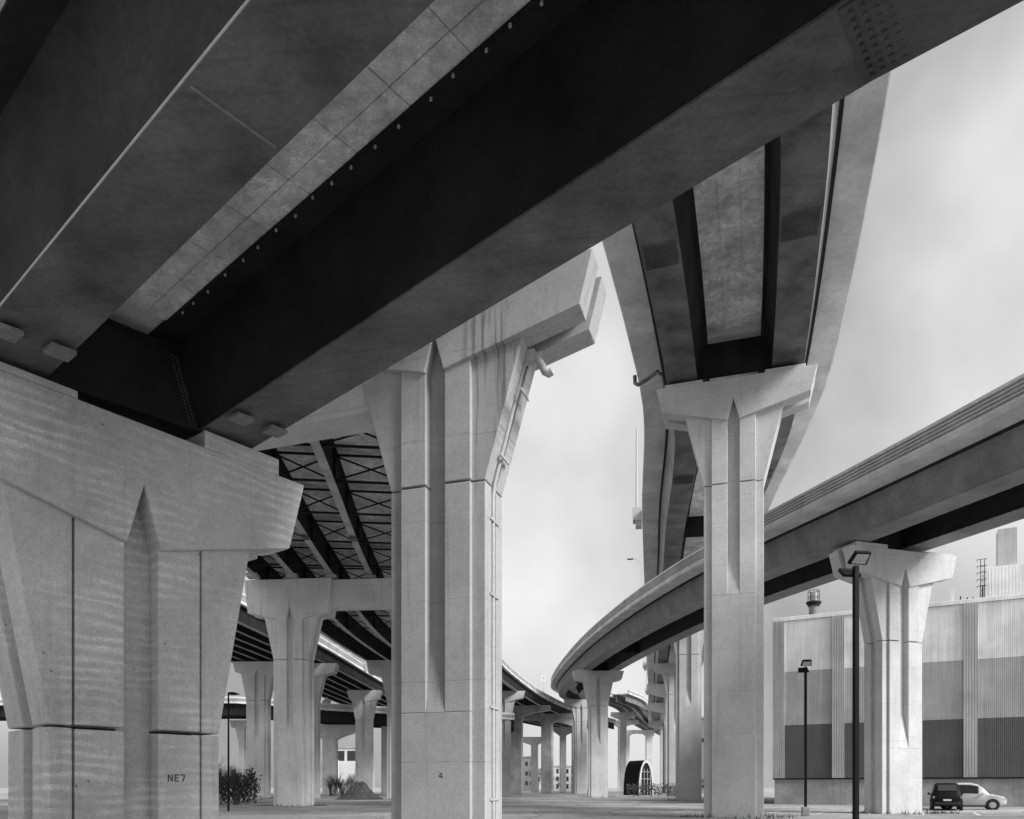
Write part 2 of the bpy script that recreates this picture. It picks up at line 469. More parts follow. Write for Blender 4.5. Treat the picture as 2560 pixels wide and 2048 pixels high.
def deck_parts(t, path, half, zb, loc, slab=0.25, P=1.0, grooves=4, sides=(-1, 1), parapets=True, mats=('soffit', 'parapet')):
    slabp = [(-half, zb+0.04), (-half+0.05, zb), (half-0.05, zb), (half, zb+0.04), (half, zb+slab), (-half, zb+slab)]
    part('deck_slab', sweep(path, slabp), M[mats[0]], t, smooth=25, loc=loc)
    if parapets:
        for sd in sides:
            part('parapet', sweep(path, parapet_profile(sd, half, zb+slab, P, grooves)), M[mats[1]], t, smooth=25, loc=loc)

def tub_bridge(label, path, half, D, tubs, wb=1.0, lean=0.42, P=1.0, mats=None, grooves=4, conduit=False, name='box_girder_ramp', flw=0.2):
    mid = path.p[len(path.p)//2]
    t = thing(name, label, 'bridge', (mid.x, mid.y, 0)); loc = (-mid.x, -mid.y, 0)
    mm = mats or ('steel', 'steel_dark')
    for c in tubs:
        h = wb/2
        gd = part('box_girder', sweep(path, [(c-h-0.05, 0), (c+h+0.05, 0), (c+h+0.05, 0.035), (c-h-0.05, 0.035)]), M[mm[0]], t, smooth=25, loc=loc)
        for sd in (-1, 1):
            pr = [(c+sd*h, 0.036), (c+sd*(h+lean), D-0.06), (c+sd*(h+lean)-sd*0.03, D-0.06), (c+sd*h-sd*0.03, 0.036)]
            wm_ = mm[2] if len(mm) > 2 and sd*c > 0 else mm[1]  # outer and inner webs get separate tones, light and shade put into the colour
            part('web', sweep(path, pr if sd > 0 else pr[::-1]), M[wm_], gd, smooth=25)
            e0, e1 = c+sd*(h+lean)-flw, c+sd*(h+lean)+flw
            tf = [(e0, D-0.058), (e1, D-0.058), (e1, D-0.002), (e0, D-0.002)]
            part('top_flange', sweep(path, tf), M[mm[1]], gd, smooth=25)
    deck_parts(t, path, half, D, loc, P=P, grooves=grooves)
    if conduit:
        h = wb/2 + lean + 0.16
        for sd, c in ((-1, min(tubs)), (1, max(tubs))):
            pts = [path.p[i] + path.frame(i)[1]*(c+sd*h) + Vector((0,0,D-0.24)) for i in range(len(path.p))]
            part('drain_pipe', Geo().tube(pts, 0.09, 8), M['pipe'], t, smooth=40, loc=loc)
    return t, loc

def diaphragm(t, loc, path, L, c0, c1, z0, z1, lean, wb, mat='steel_dark', thick=0.05):
    """plate between two tubs, following their sloped webs"""
    h = wb/2
    lo0, lo1 = c0 + h + 0.03, c1 - h - 0.03; hi0, hi1 = lo0 + lean*(z1/1.0)*0, lo1
    f = lean / 1.0
    prof = [(c0+h+lean*z0+0.02, z0), (c1-h-lean*z0-0.02, z0), (c1-h-lean*z1-0.02, z1), (c0+h+lean*z1+0.02, z1)]
    p, r, tg = path.at(L); g = Geo(); vs = []
    for k in (-thick/2, thick/2):
        for s_, z in prof: vs.append(p + r*s_ + tg*k + Vector((0, 0, z + path.cant*s_)))
    g.add(vs, [(0,1,2,3),(7,6,5,4),(0,4,5,1),(1,5,6,2),(2,6,7,3),(3,7,4,0)])
    return part('diaphragm', g, M[mat], t, loc=loc)

def oriented_box(path, L, s0, s1, l0, l1, z0, z1, geo=None):
    g = geo or Geo(); p, r, tg = path.at(L); vs = []
    for z in (z0, z1):
        for s_, l in ((s0,l0),(s1,l0),(s1,l1),(s0,l1)):
            vs.append(p + r*s_ + tg*l + Vector((0,0,z+path.cant*s_)))
    return g.add(vs, [(0,3,2,1),(4,5,6,7),(0,1,5,4),(1,2,6,5),(2,3,7,6),(3,0,4,7)])

# ================================================================== near overhead ramp and its pier
ES7 = (0.613, 0.790)
DIR1 = Vector((0.790, -0.613, 0))
A1 = Vector((-6.48, 13.30, 8.36))
p1 = Path([tuple(A1 + DIR1*k + Vector((0, 0, 0.068*k))) for k in (-30, -15, 0, 15, 30, 45)], 1.5, cant=-0.055)
L0 = p1.near(A1.x, A1.y)
T1 = (2.04, -1.76)
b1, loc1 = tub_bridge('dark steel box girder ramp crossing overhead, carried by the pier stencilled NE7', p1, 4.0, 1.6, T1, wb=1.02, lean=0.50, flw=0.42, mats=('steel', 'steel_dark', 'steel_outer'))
# sole plates and bearings over the pier
for c in T1:
    for s0_ in (c-0.54, c+0.18):
        part('stop_plate', oriented_box(p1, L0, s0_, s0_+0.36, 0.62, 0.95, -0.075, -0.002), M['steel_web'], b1, 0.008, loc=loc1)
    part('bearing', oriented_box(p1, L0, c-0.36, c+0.36, -1.3, -0.7, -0.24, -0.062), M['steel_dark'], b1, 0.01, loc=loc1)
dg = diaphragm(b1, loc1, p1, L0-0.35, T1[1], T1[0], 0.02, 1.35, 0.33, 1.02)
part('flange', oriented_box(p1, L0-0.35, T1[1]+0.55, T1[0]-0.55, -0.14, 0.14, -0.03, 0.015), M['steel_dark'], dg)
part('flange', oriented_box(p1, L0-0.35, T1[1]+0.95, T1[0]-0.95, -0.14, 0.14, 1.352, 1.39), M['steel_dark'], dg)
# bolts along the diaphragm's connection to the far web
bolt_me = Geo().tube([(0,0,0), (0,0,-0.036)], 0.026, 6).mesh('bolt')
def bolt(parent, pos, rot=(0,0,0)):
    return link('bolt', bolt_me, M['steel_plate'], parent, pos, rot)
rot_d = (R(90), 0, math.atan2(DIR1.y, DIR1.x) + R(90))
for k in range(18):
    z = 0.1 + k*0.068
    for j in range(2):
        s_ = T1[1] + 0.51 + 0.33*z + 0.09 + 0.09*j
        pos = p1.pt(L0-0.35, s_, z) + DIR1*0.026
        o = bolt(dg, pos, rot_d)
# precast panels of the deck between the two box girders
def panel_mesh(w, l):
    return Geo().box(-w/2, w/2, -l/2, l/2, 0, 0.03).mesh('deck_panel', 0.006)
pm = panel_mesh(0.92, 1.02)
rz1 = math.atan2(DIR1.y, DIR1.x) - R(90)
grade = math.atan(0.068)
for k in range(24):
    L = L0 + 0.62 + 1.032*k
    for s_ in (-0.437, 0.493):
        pos = p1.pt(L, s_, 1.6 - 0.034 + random.uniform(-0.006, 0.002))
        o = link('deck_panel', pm, M['deckpanel'], b1, pos + Vector(loc1), (grade, math.atan(0.055), rz1))
# ledger angle and clips under the deck along the far girder
part('ledger_angle', sweep(p1, [(-0.36, 1.50), (-0.33, 1.50), (-0.33, 1.54), (-0.36, 1.54)]), M['steel_dark'], b1, loc=loc1)
clip_me = Geo().box(-0.014, 0.014, -0.018, 0.018, 0, 0.045).mesh('clip', 0.005)
for k in range(44):
    L = L0 + 0.6 + 0.46*k + random.uniform(-0.08, 0.08)
    link('clip', clip_me, M['pipe'], b1, p1.pt(L, -0.345 + random.uniform(-0.02, 0.02), 1.44 + random.uniform(-0.015, 0.015)) + Vector(loc1), (0, 0, rz1))
# bolted field splice
sp = part('splice_plate', oriented_box(p1, L0+11.3, T1[1]-0.53, T1[1]+0.53, 0, 2.2, -0.022, -0.001), M['steel_plate'], b1, 0.004, loc=loc1)
for i in range(17):
    for j in range(9):
        s_ = T1[1] - 0.44 + 0.11*j
        l = 0.1 + 0.105*i + (0.05 if i > 8 else 0)
        bolt(sp, p1.pt(L0+11.3+l, s_, -0.022))
sp2 = part('splice_plate', oriented_box(p1, L0+11.3, T1[0]-0.53, T1[0]+0.53, 0, 2.2, -0.022, -0.001), M['steel_dark'], b1, 0.004, loc=loc1)
part('weld_seam', oriented_box(p1, L0+6.1, T1[0]-0.5, T1[0]+0.5, -0.02, 0.02, -0.006, -0.001), M['steel_web'], b1, loc=loc1)
# thin pale lip along the near girder's bottom plate
part('edge_lip', sweep(p1, [(T1[0]+0.562, -0.002), (T1[0]+0.572, -0.002), (T1[0]+0.572, 0.034), (T1[0]+0.562, 0.034)]), M['pipe'], b1, loc=loc1)

ne7 = pier('broad hammerhead concrete pier stencilled NE7, washed with wavy pale bands', -6.48, 13.30, ES7, 8.0, hl=3.5, hr=3.4,
           sf=2.17, mat='conc_ne7', flush=True, seats=((-2.9, -1.09, 0.14), (1.15, 2.78, 0.34)))
# stencilled letters, thin paint skins on the rib face
def stencil(parent, polys, s0, z0, h, d):
    g = Geo()
    for poly in polys:
        g.prism([(s0 + a*h, z0 + b*h) for a, b in poly], d-0.0035, d-0.0005)
    return part('stencil_number', g, M['paint_black'], parent)
rect = lambda x0, y0, x1, y1: [(x0,y0),(x1,y0),(x1,y1),(x0,y1)]
NE7 = [rect(0,0,.16,1), rect(.54,0,.70,1), [(.20,.98),(.20,.70),(.50,.02),(.50,.30)],
       rect(.95,0,1.11,1), rect(1.16,.84,1.55,1), rect(1.16,.42,1.48,.58), rect(1.16,0,1.55,.16),
       rect(1.78,.84,2.42,1), [(2.0,0),(2.17,0),(2.42,.62),(2.42,.80),(2.30,.80)]]
stencil(ne7, NE7, 0.47, 1.70, 0.135, -DR)

# ================================================================== tall centre pier with its cross beam
ESC = (0.948, -0.317)
ctr = pier('tall concrete pier stencilled 4 with rain pipe in its side groove', -2.267, 21.8, ESC, 16.12, hl=4.6, hr=4.68, V=2.48, sf=2.6,
           nb=12.35, mat='conc_stained', tilt=0.36, ties=(9.2,), seats=((-4.3, -3.0, 0.25),))
stencil(ctr, [rect(.48,0,.62,1), rect(0,.28,.78,.42), [(0,.42),(.16,.42),(.56,1),(.40,1)]], 0.12, 1.85, 0.16, -DR)
part('cross_beam', Geo().box(-19, -1.25, -0.6, 0.6, 13.0, 15.75), M['conc_light'], ctr, 0.02)
part('rain_pipe', Geo().tube([(1.46,0,0.0),(1.46,0,10.2),(1.52,0,10.6),(2.42,0,13.9),(2.55,0,14.05),(2.95,0,14.15)], 0.075, 10), M['pipe'], ctr, smooth=40)
part('pipe_box', Geo().box(2.45, 2.78, -0.17, 0.17, 13.92, 14.25), M['pipe'], ctr, 0.02)
part('rain_pipe_elbow', Geo().tube([(2.72,-0.05,14.1),(2.86,-0.06,13.98),(3.0,-0.08,13.72),(3.1,-0.1,13.52),(3.2,-0.1,13.45),(3.3,-0.1,13.5)], 0.11, 12), M['pipe'], ctr, smooth=40)
for z in (1.2, 3.9, 7.2, 9.4):
    part('pipe_bracket', Geo().box(1.49, 1.54, -0.36, 0.36, z, z+0.07), M['pipe'], ctr, 0.006)
for z in (11.2, 13.0):
    f = (z-10.39)/3.2; sx = 1.5 + 1.1*f
    part('pipe_bracket', Geo().box(sx+0.03, sx+0.08, -0.36, 0.36, z, z+0.07), M['pipe'], ctr, 0.006)

# ================================================================== plate girder viaduct (wide, left of centre)
def gz(t): return 16.55 + 0.068*(min(t, 63)-22) + (0.022*(min(max(t, 63), 112)-63))
def c2(t):
    """x of the right deck edge at distance t"""
    return None
edge2 = [(2.1,8),(0.7,20),(-0.3,30),(-1.3,40),(-3.5,62),(-4.6,88),(-3.6,112),(-1.4,130.5),(0.5,141.8),(3.0,155),(5.7,168),(9.0,181),(14.6,199.7),(23,222),(34,246)]
W2 = 9.3
def offset_path(pts, w, zf):
    out = []
    for i, (x, y) in enumerate(pts):
        x0, y0 = pts[max(i-1,0)]; x1, y1 = pts[min(i+1,len(pts)-1)]
        d = Vector((x1-x0, y1-y0, 0)).normalized(); r = Vector((d.y, -d.x, 0))
        q = Vector((x, y, 0)) + r*w; out.append((q.x, q.y, zf(y)))
    return out
p2 = Path(offset_path(edge2, -W2, gz), 2.2)

def girder_bridge(label, path, half, offs, D, bf=0.45, P=1.0, frames=(), frame_parts=True, mat='steel_dark', flange='steel_flange', grooves=4, name='plate_girder_viaduct'):
    mid = path.p[len(path.p)//2]
    t = thing(name, label, 'bridge', (mid.x, mid.y, 0)); loc = (-mid.x, -mid.y, 0)
    for o in offs:
        gd = part('girder', sweep(path, [(o-0.012, 0.036), (o+0.012, 0.036), (o+0.012, D-0.04), (o-0.012, D-0.04)]), M[mat], t, smooth=25, loc=loc)
        part('bottom_flange', sweep(path, [(o-bf/2, 0), (o+bf/2, 0), (o+bf/2, 0.034), (o-bf/2, 0.034)]), M[flange], gd, smooth=25)
        part('top_flange', sweep(path, [(o-bf/2, D-0.038), (o+bf/2, D-0.038), (o+bf/2, D-0.002), (o-bf/2, D-0.002)]), M[mat], gd, smooth=25)
    for L in frames:
        for a, b in zip(offs[:-1], offs[1:]):
            fr = part('cross_frame', Geo().bar(path.pt(L, a+0.03, 0.30), path.pt(L, b-0.03, 0.30), 0.11), M[mat], t, loc=loc)
            part('chord', Geo().bar(path.pt(L, a+0.03, D-0.28), path.pt(L, b-0.03, D-0.28), 0.11), M[mat], fr)
            if frame_parts:
                part('brace', Geo().bar(path.pt(L+0.06, a+0.05, 0.34), path.pt(L+0.06, b-0.05, D-0.32), 0.075), M[mat], fr)
                part('brace', Geo().bar(path.pt(L-0.06, a+0.05, D-0.32), path.pt(L-0.06, b-0.05, 0.34), 0.075), M[mat], fr)
                for o in (a,):
                    part('stiffener', oriented_box(path, L, o+0.014, o+0.17, -0.008, 0.008, 0.036, D-0.04), M[mat], fr)
    deck_parts(t, path, half, D, loc, P=P, grooves=grooves, mats=('deckpanel', 'parapet'))
    return t, loc
offs2 = [-8.7 + 3.24*k for k in range(6)]
offs2[-1] = 8.6; offs2[-2] = 5.0
frames2 = [p2.near(-12, y) for y in (27.9, 34.7, 41.1, 47.8, 54.4, 61.4, 68, 74.6, 81.2, 88)]
b2, loc2 = girder_bridge('wide plate girder viaduct with crossed bracing, carried by the pier stencilled 4', p2, W2, offs2, 2.0, frames=frames2)
# flange splices on the visible girders
for o in offs2[:4]:
    for yy in (32.0, 52.0):
        L = p2.near(-12, yy)
        s = part('splice_plate', oriented_box(p2, L, o-0.22, o+0.22, -0.85, 0.85, -0.02, -0.001), M['steel'], b2, 0.003, loc=loc2)
        gb = Geo()
        for i in range(12):
            for j in range(4):
                c = p2.pt(L-0.75+i*0.136, o-0.15+0.1*j, -0.02)
                gb.tube([c, c+Vector((0,0,-0.02))], 0.024, 5)
        part('bolts', gb, M['steel_dark'], s, kind='stuff')

# portal bent under the viaduct
ESP2 = (0.994, -0.108)
port = pier('two-column portal pier under the viaduct, with deep cap and straight beam', -18.6, 63.0, ESP2, 19.0, hl=3.95, hr=3.6, V=3.45, sf=2.3, nb=13.5,
            mat='conc_pale2', tilt=0.3, slope=0.20)
part('cross_beam', Geo().box(1.2, 16.5, -0.7, 0.7, 16.6, 18.9), M['conc_pale2'], port, 0.02)
pc = Geo().box(12.2, 15.2, -0.8, 0.8, 0, 16.6); part('column', pc, M['conc'], port, 0.03)
for k, o in enumerate(offs2):
    part('bearing_seat', oriented_box(p2, p2.near(-14, 63), o-0.45, o+0.45, -0.55, 0.55, -0.30, -0.02), M['conc'], b2, loc=loc2)

def frontal_pier(label, u_x, t, top, hl, hr, **kw):
    return pier(label, u_x, t, (1.0, 0.0), top, hl=hl, hr=hr, **kw)
r1 = frontal_pier('viaduct pier behind the portal pier, half hidden by the pier stencilled 4', -17.1, 112, 19.9+0.55, 4.6, 4.2, V=2.9, sf=2.4, mat='conc_light', bevel=0.0)
part('cross_beam', Geo().box(1.2, 14.6, -0.7, 0.7, 17.9, 20.3), M['conc_light'], r1)
part('column', Geo().box(11.6, 14.6, -0.8, 0.8, 0, 17.9), M['conc_light'], r1)
r2 = frontal_pier('viaduct pier with side groove and rain pipe, beside the pier stencilled 4', -1.7, 148, 20.5, 4.0, 4.3, V=2.3, sf=2.3, mat='conc', bevel=0.0)

def haunch_bent(label, x, y, es, cols, top, s0, s1, mat='conc_old', cw=2.6, cd=2.2, capd=2.0, name='haunched_pier', endh=1.1, group=None, soff_cols=None):
    a = math.atan2(es[1], es[0]); t = thing(name, label, 'pier', (x, y, 0), a, group)
    mt = M[mat]
    zs = top - capd
    cs = sorted(cols)
    poly_b = []
    def arc(sa, sb, za, zb, up):
        n = 6; r_ = []
        for i in range(n+1):
            u = i/n; e = (1-math.cos(u*math.pi/2)) if up else math.sin(u*math.pi/2)
            r_.append((sa+(sb-sa)*u, za+(zb-za)*(math.sin(u*math.pi/2) if up else 1-math.cos(u*math.pi/2))))
        return r_
    bot = []
    bot += [(s0, top-endh)] if s0 < cs[0]-cw/2-0.3 else []
    bot += [(cs[0]-cw/2, zs-0.5)]
    for a0, b0 in zip(cs[:-1], cs[1:]):
        m_ = (a0+b0)/2
        bot += [(a0+cw/2, zs-0.5)] + [(m_-0.25*(b0-a0), zs+0.35), (m_, zs+0.6), (m_+0.25*(b0-a0), zs+0.35)] + [(b0-cw/2, zs-0.5)]
    bot += [(cs[-1]+cw/2, zs-0.5)]
    if s1 > cs[-1]+cw/2+0.3:
        w = s1-(cs[-1]+cw/2)
        bot += [(cs[-1]+cw/2+w*0.15, zs-0.15), (cs[-1]+cw/2+w*0.45, zs+0.35), (s1, top-endh)]
    poly = bot + [(bot[-1][0], top), (bot[0][0], top)]
    part('cap', Geo().prism(poly, -cd*0.5-0.06, cd*0.5+0.06), mt, t, 0.02)
    for c in cs:
        part('column', Geo().box(c-cw/2, c+cw/2, -cd/2, cd/2, 0, zs-0.42), mt, t, 0.12)
    return t
haunch_bent('dark haunched concrete pier with arched cap under the curving viaduct', -6.0, 178, (1, -0.15), [7.2, -4.5], 20.6, -7, 15.1, cw=2.7)
haunch_bent('second dark haunched pier beyond, arched cap under the curving viaduct', 1.5, 200, (1, -0.25), [8.0, -4], 20.8, -6, 15.0, cw=2.9)
haunch_bent('pale slim T-shaped pier seen between the dark haunched piers', 7.0, 235, (1, 0), [0.0], 17.2, -4.6, 4.4, 'conc_light', cw=2.2, endh=1.2, name='slim_pier')
haunch_bent('very dark wide pier beside the second ramp pier', 17.4, 205, (1, 0), [0.0], 20.6, -5, 2.5, 'conc_old', cw=2.3, name='dark_pier')
haunch_bent('slim grey pier right beside the very dark wide pier', 15.2, 225, (1, 0), [0.0], 19.4, -3.0, 4.5, 'conc', cw=1.9, endh=1.0, name='slim_pier')

# ================================================================== high flyover
c3 = [(0.2,8),(3.4,16),(7.0,25.3),(9.1,31.5),(10.75,36.7),(11.6,39.5),(12.2,41.5),(13.4,46),(14.5,51.8),(16.2,62.5),(18.3,74),(20.5,86),(24.5,108),(28.4,129),(33.4,156),(40,191),(49,242),(58,290)]
p3 = Path([(x, y, 23.15) for x, y in c3], 1.6)
T3 = (-2.62, 2.67)
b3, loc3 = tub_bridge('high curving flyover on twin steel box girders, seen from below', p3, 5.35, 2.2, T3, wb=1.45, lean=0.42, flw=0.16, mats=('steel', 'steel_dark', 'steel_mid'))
L3 = p3.near(11.6, 39.3)
for L in (L3, L3+26):
    d = diaphragm(b3, loc3, p3, L, T3[0], T3[1], 0.05, 1.75, 0.2, 1.45, thick=0.1)
    part('flange', oriented_box(p3, L, T3[0]+1.2, T3[1]-1.2, -0.12, 0.12, 1.752, 1.80), M['steel_dark'], d)
for L in (L3-11.0, L3+12.5):
    for c in T3:
        s = part('splice_plate', oriented_box(p3, L, c-0.7, c+0.7, 0, 1.5, -0.022, -0.001), M['steel'], b3, 0.003, loc=loc3)
        gb = Geo()
        for i in range(12):
            for j in range(16):
                q_ = p3.pt(L+0.09+i*0.12, c-0.64+0.085*j, -0.022)
                gb.tube([q_, q_+Vector((0,0,-0.045))], 0.03, 5)
        part('bolts', gb, M['steel_plate'], s, kind='stuff')
for c in T3:
    part('bearing', oriented_box(p3, L3, c-0.55, c+0.55, -0.1, 0.9, -0.2, -0.002), M['steel_dark'], b3, loc=loc3)
pm3 = panel_mesh(0.89, 1.20)
for k in range(48):
    L = p3.near(7.0, 25.3) - 2 + 1.21*k
    if abs(L - L3) < 0.7: continue
    for j in range(3):
        pos = p3.pt(L, -0.9 + 0.9*j, 2.2 - 0.036 + random.uniform(-0.005, 0.003)); tg = p3.at(L)[2]
        link('deck_panel', pm3, M['deckpanel'], b3, pos + Vector(loc3), (0, 0, math.atan2(tg.y, tg.x) - R(90)))
ES3 = (0.953, -0.303)
f1 = pier('tall slender flyover pier with a narrow spike notch and hammerhead cap', 11.45, 39.0, ES3, 22.8, hl=3.95, hr=4.05, sf=2.45, nb=11.2, mat='conc_light', tilt=0.3, ties=(16.6,),
          seats=((1.55, 3.5, 0.15), (-3.5, -1.55, 0.15)))
part('rain_pipe', Geo().tube([(-1.46,0,0),(-1.46,0,17.3),(-1.5,0,17.7),(-2.2,0,20.4)], 0.07, 8), M['pipe'], f1, smooth=40)
part('drain_elbow', Geo().tube([(7.1,43.6,25.36),(7.1,43.5,24.9),(7.2,43.1,24.6),(7.6,42.2,24.45),(7.95,41.3,24.35),(8.2,40.8,23.8),(8.35,40.6,22.6)], 0.11, 10), M['pipe_dark'], b3, smooth=40, loc=loc3)
f2 = pier('flyover pier next behind the tall slender one', 21.1, 90, (0.98, -0.19), 22.85, mat='conc_light', hl=3.9, hr=3.9, bevel=0.0)
f3 = pier('flyover pier with hammerhead cap, third along the flyover', 28.0, 129, (0.98, -0.19), 22.85, mat='conc_light', hl=3.9, hr=3.9, bevel=0.0)
for k, (x, y) in enumerate(((33.2,156),(40,191),(49,242))):
    haunch_bent(['plain flyover pier with blocky cap, fourth along the flyover', 'plain flyover pier with blocky cap, fifth along the flyover', 'plain flyover pier with blocky cap, last along the flyover'][k],
                x, y, (0.98, -0.19), [0.0], 22.9, -5.2, 5.2, 'conc_light', cw=3.0, cd=2.0, capd=2.2, endh=1.8, name='blocky_pier')

# ================================================================== sweeping curved ramp, right
edge4 = [(25.5,10),(22.8,21),(20.4,31.9),(19.2,37.1),(17.45,44.3),(16.25,49.1),(14.6,56.3),(13.1,64.5),(11.2,80.7),(9.46,105.5),(8.5,138.8),(8.65,168),(10.2,186),(14.5,205),(22,222)]
p4 = Path(offset_path(edge4, 5.0, lambda y: 16.1 + 0.053*(y-45)), 1.8)
T4 = (-2.3, 2.3)
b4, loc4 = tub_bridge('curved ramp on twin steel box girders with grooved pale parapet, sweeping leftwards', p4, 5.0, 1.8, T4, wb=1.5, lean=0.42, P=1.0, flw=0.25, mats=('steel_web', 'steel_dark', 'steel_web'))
ES4 = (0.956, 0.292)
L4 = p4.near(23.3, 45.5)
d4 = diaphragm(b4, loc4, p4, L4, T4[0], T4[1], 0.05, 1.5, 0.23, 1.5, thick=0.1)
q1 = pier('concrete ramp pier standing in front of the corrugated warehouse', 23.5, 45.0, ES4, 15.72, hl=3.9, hr=3.92, sf=2.3, nb=11.8, mat='conc_light', ties=(8.6,),
          seats=((-3.6, -1.3, 0.24), (1.3, 3.6, 0.10)), slope=0.24)
q2 = pier('ramp pier facing the lot where the curved ramp bends, hammerhead cap', 13.3, 116, (1.0, 0.0), 19.5, hl=3.95, hr=3.95, sf=2.3, mat='conc_light', bevel=0.01,
          seats=((-3.4, -1.5, 0.2),))
q3 = pier('ramp pier tucked behind the pier at the ramp bend', 16.6, 181, (0.99, 0.1), 22.7, hl=3.9, hr=3.9, sf=2.3, mat='conc', bevel=0.0)
for L in [p4.near(14, 97), p4.near(13, 122), p4.near(14, 142)]:
    diaphragm(b4, loc4, p4, L, T4[0], T4[1], 0.05, 1.5, 0.23, 1.5, thick=0.1)

# ================================================================== far ramp with railing (continuation)
edge8 = [(23.5,214),(30.2,229),(36.5,252),(42.7,278),(54.8,317),(64,345)]
p8 = Path(offset_path(edge8, 5.0, lambda y: 25.55 - 0.004*(y-229)), 4)
b8, loc8 = girder_bridge('distant ramp with post railing running on behind the ramp pier', p8, 5.0, [-4,-1.3,1.3,4], 1.9, frames=(), flange='steel_mid', mat='steel_web', name='distant_ramp')
nposts = int(p8.len[-1]/2.4)
for k in range(nposts):
    part('railing_post', oriented_box(p8, 2.4*k+0.5, -4.9, -4.78, -0.06, 0.06, 3.14, 4.5), M['steel_mid'], b8, loc=loc8)
part('railing', sweep(p8, [(-4.9,4.3),(-4.8,4.3),(-4.8,4.42),(-4.9,4.42)]), M['steel_mid'], b8, loc=loc8)
haunch_bent('pier with short cap just behind the ramp-bend pier, under the distant ramp', 35.5, 240, (1, -0.2), [0.0], 25.4, -4.0, 4.0, 'conc', cw=1.9, endh=1.2, name='far_pier')
haunch_bent('pale slim pier under the distant railed ramp', 41.0, 268, (1, -0.2), [-2.5], 25.3, -5.2, 4.0, 'conc_light', cw=1.7, endh=1.2, name='far_pier')
haunch_bent('portal pier with arched opening under the distant railed ramp', 51.5, 310, (1, 0), [-4.7, 4.9], 25.0, -7.5, 7, 'conc_light', cw=2.9, name='far_portal')

# ================================================================== lower left viaduct
edge6 = [(-33.5,40),(-31.3,60),(-29.0,81),(-28.2,89),(-26.5,105),(-25.0,129),(-23.5,155),(-21,190),(-18,230)]
p6 = Path(offset_path(edge6, -7.0, lambda y: 19.35), 3)
b6, loc6 = girder_bridge('left viaduct of parallel plate girders passing behind the portal pier', p6, 7.0, [-6.4+2.13*k for k in range(7)], 1.9, frames=[p6.near(-35, y) for y in (82, 90, 98, 112, 120, 128)], frame_parts=False, flange='steel_mid')
frontal_pier('left viaduct pier with spike notch, seen left of the portal pier', -35.6, 105, 19.1, 3.35, 3.6, mat='conc_pale2', nb=11.8)
frontal_pier('left viaduct pier mostly hidden behind the portal pier', -29.0, 106.5, 19.1, 3.4, 4.2, mat='conc_light', bevel=0.0, sf=2.4)
frontal_pier('left viaduct pier with rungs, between portal pier and the pier stencilled 4', -26.8, 136, 19.1, 3.0, 3.1, mat='conc_pale2', bevel=0.0)
haunch_bent('plain round-cornered pier behind the rung pier of the left viaduct', -26.5, 152, (1, 0), [1.8], 17.6, -1, 4.6, 'conc_light', cw=3.0, endh=1.3, name='plain_pier')

# ================================================================== far cross bridge on the left
p7 = Path([(-110,150,15.1),(-70,150,15.3),(-53,150,15.5),(-36,150,14.2),(-20,151,13.4),(0,153,12.6)], 5)
b7, loc7 = girder_bridge('far dark cross bridge running level behind the left piers', p7, 5.0, [-4,-1.4,1.4,4], 2.2, P=1.1, flange='steel_dark', grooves=3, name='far_bridge')
pier('far pier of the cross bridge, smallest with spike notch', -53.7, 152, (0.99,-0.1), 15.1, hl=3.4, hr=3.5, mat='conc_pale2', bevel=0.0)
haunch_bent('T-shaped pier with long cantilever under the far cross bridge', -36.4, 151, (1, 0), [0.0], 14.0, -4.0, 5.4, 'conc_pale2', cw=2.7, capd=2.4, endh=1.4, name='cantilever_pier')


# ================================================================== corrugated warehouse, right
def corr_mat(name, base):
    m, nt, b = new_mat(name); q = NB(nt); p = q.mapped((1, 1, 1))
    f = q.math('MULTIPLY', q.ramp(q.noise(p, 0.5, 4), 0.3, 0.7, 0.88, 1.12), q.ramp(q.noise(q.mapped((6, 6, 0.15)), 1.5, 4), 0.3, 0.7, 0.85, 1.12))
    q.l.new(q.math('MULTIPLY', f, base), b.inputs['Base Color']); b.inputs['Roughness'].default_value = 0.55
    return m
M['corr_light'] = corr_mat('pale_cladding', 0.82)
M['corr_mid'] = corr_mat('grey_cladding', 0.46)
M['corr_dark'] = corr_mat('dark_cladding', 0.12)
M['corr_strip'] = corr_mat('strip_cladding', 0.46)
M['glass'] = plain('dark_glass', 0.03, 0.15)
M['brick'] = plain('brown_brick', 0.2, 0.9, 0.3, 3.0)
M['white'] = plain('white_paint', 0.75, 0.6)
M['car_paint'] = plain('silver_car_paint', 0.5, 0.3, 0.03)
M['rubber'] = plain('tyre_rubber', 0.025, 0.9)
M['twig'] = plain('bare_twigs', 0.07, 0.9, 0.3)
M['leaf'] = plain('evergreen_leaf', 0.06, 0.8, 0.4, 5.0)

WE = (0.887, -0.462); wa = math.atan2(WE[1], WE[0])
wh = thing('corrugated_warehouse', 'tall corrugated metal warehouse with three horizontal tone bands and vertical strips', 'warehouse', (24.25, 70.0, 0), wa)
def corrug(x0, x1, z0, z1, d, per=0.135, amp=0.035):
    g = Geo(); n = max(1, round((x1-x0)/per)); p = (x1-x0)/n; prof = []
    for i in range(n):
        a = x0 + i*p
        prof += [(a, d), (a+p*0.62, d), (a+p*0.70, d+amp), (a+p*0.92, d+amp)]
    prof.append((x1, d))
    vs = [(a, b, z0) for a, b in prof] + [(a, b, z1) for a, b in prof]; m = len(prof)
    return g.add(vs, [(i, i+1, i+1+m, i+m) for i in range(m-1)])
WLEN = 36.5
part('wall', Geo().box(0.05, WLEN, 0.09, 45, 2.36, 17.0), M['corr_strip'], wh)
part('foundation', Geo().box(0.1, WLEN-0.1, 0.14, 44.9, 0, 2.358), M['conc_old'], wh)
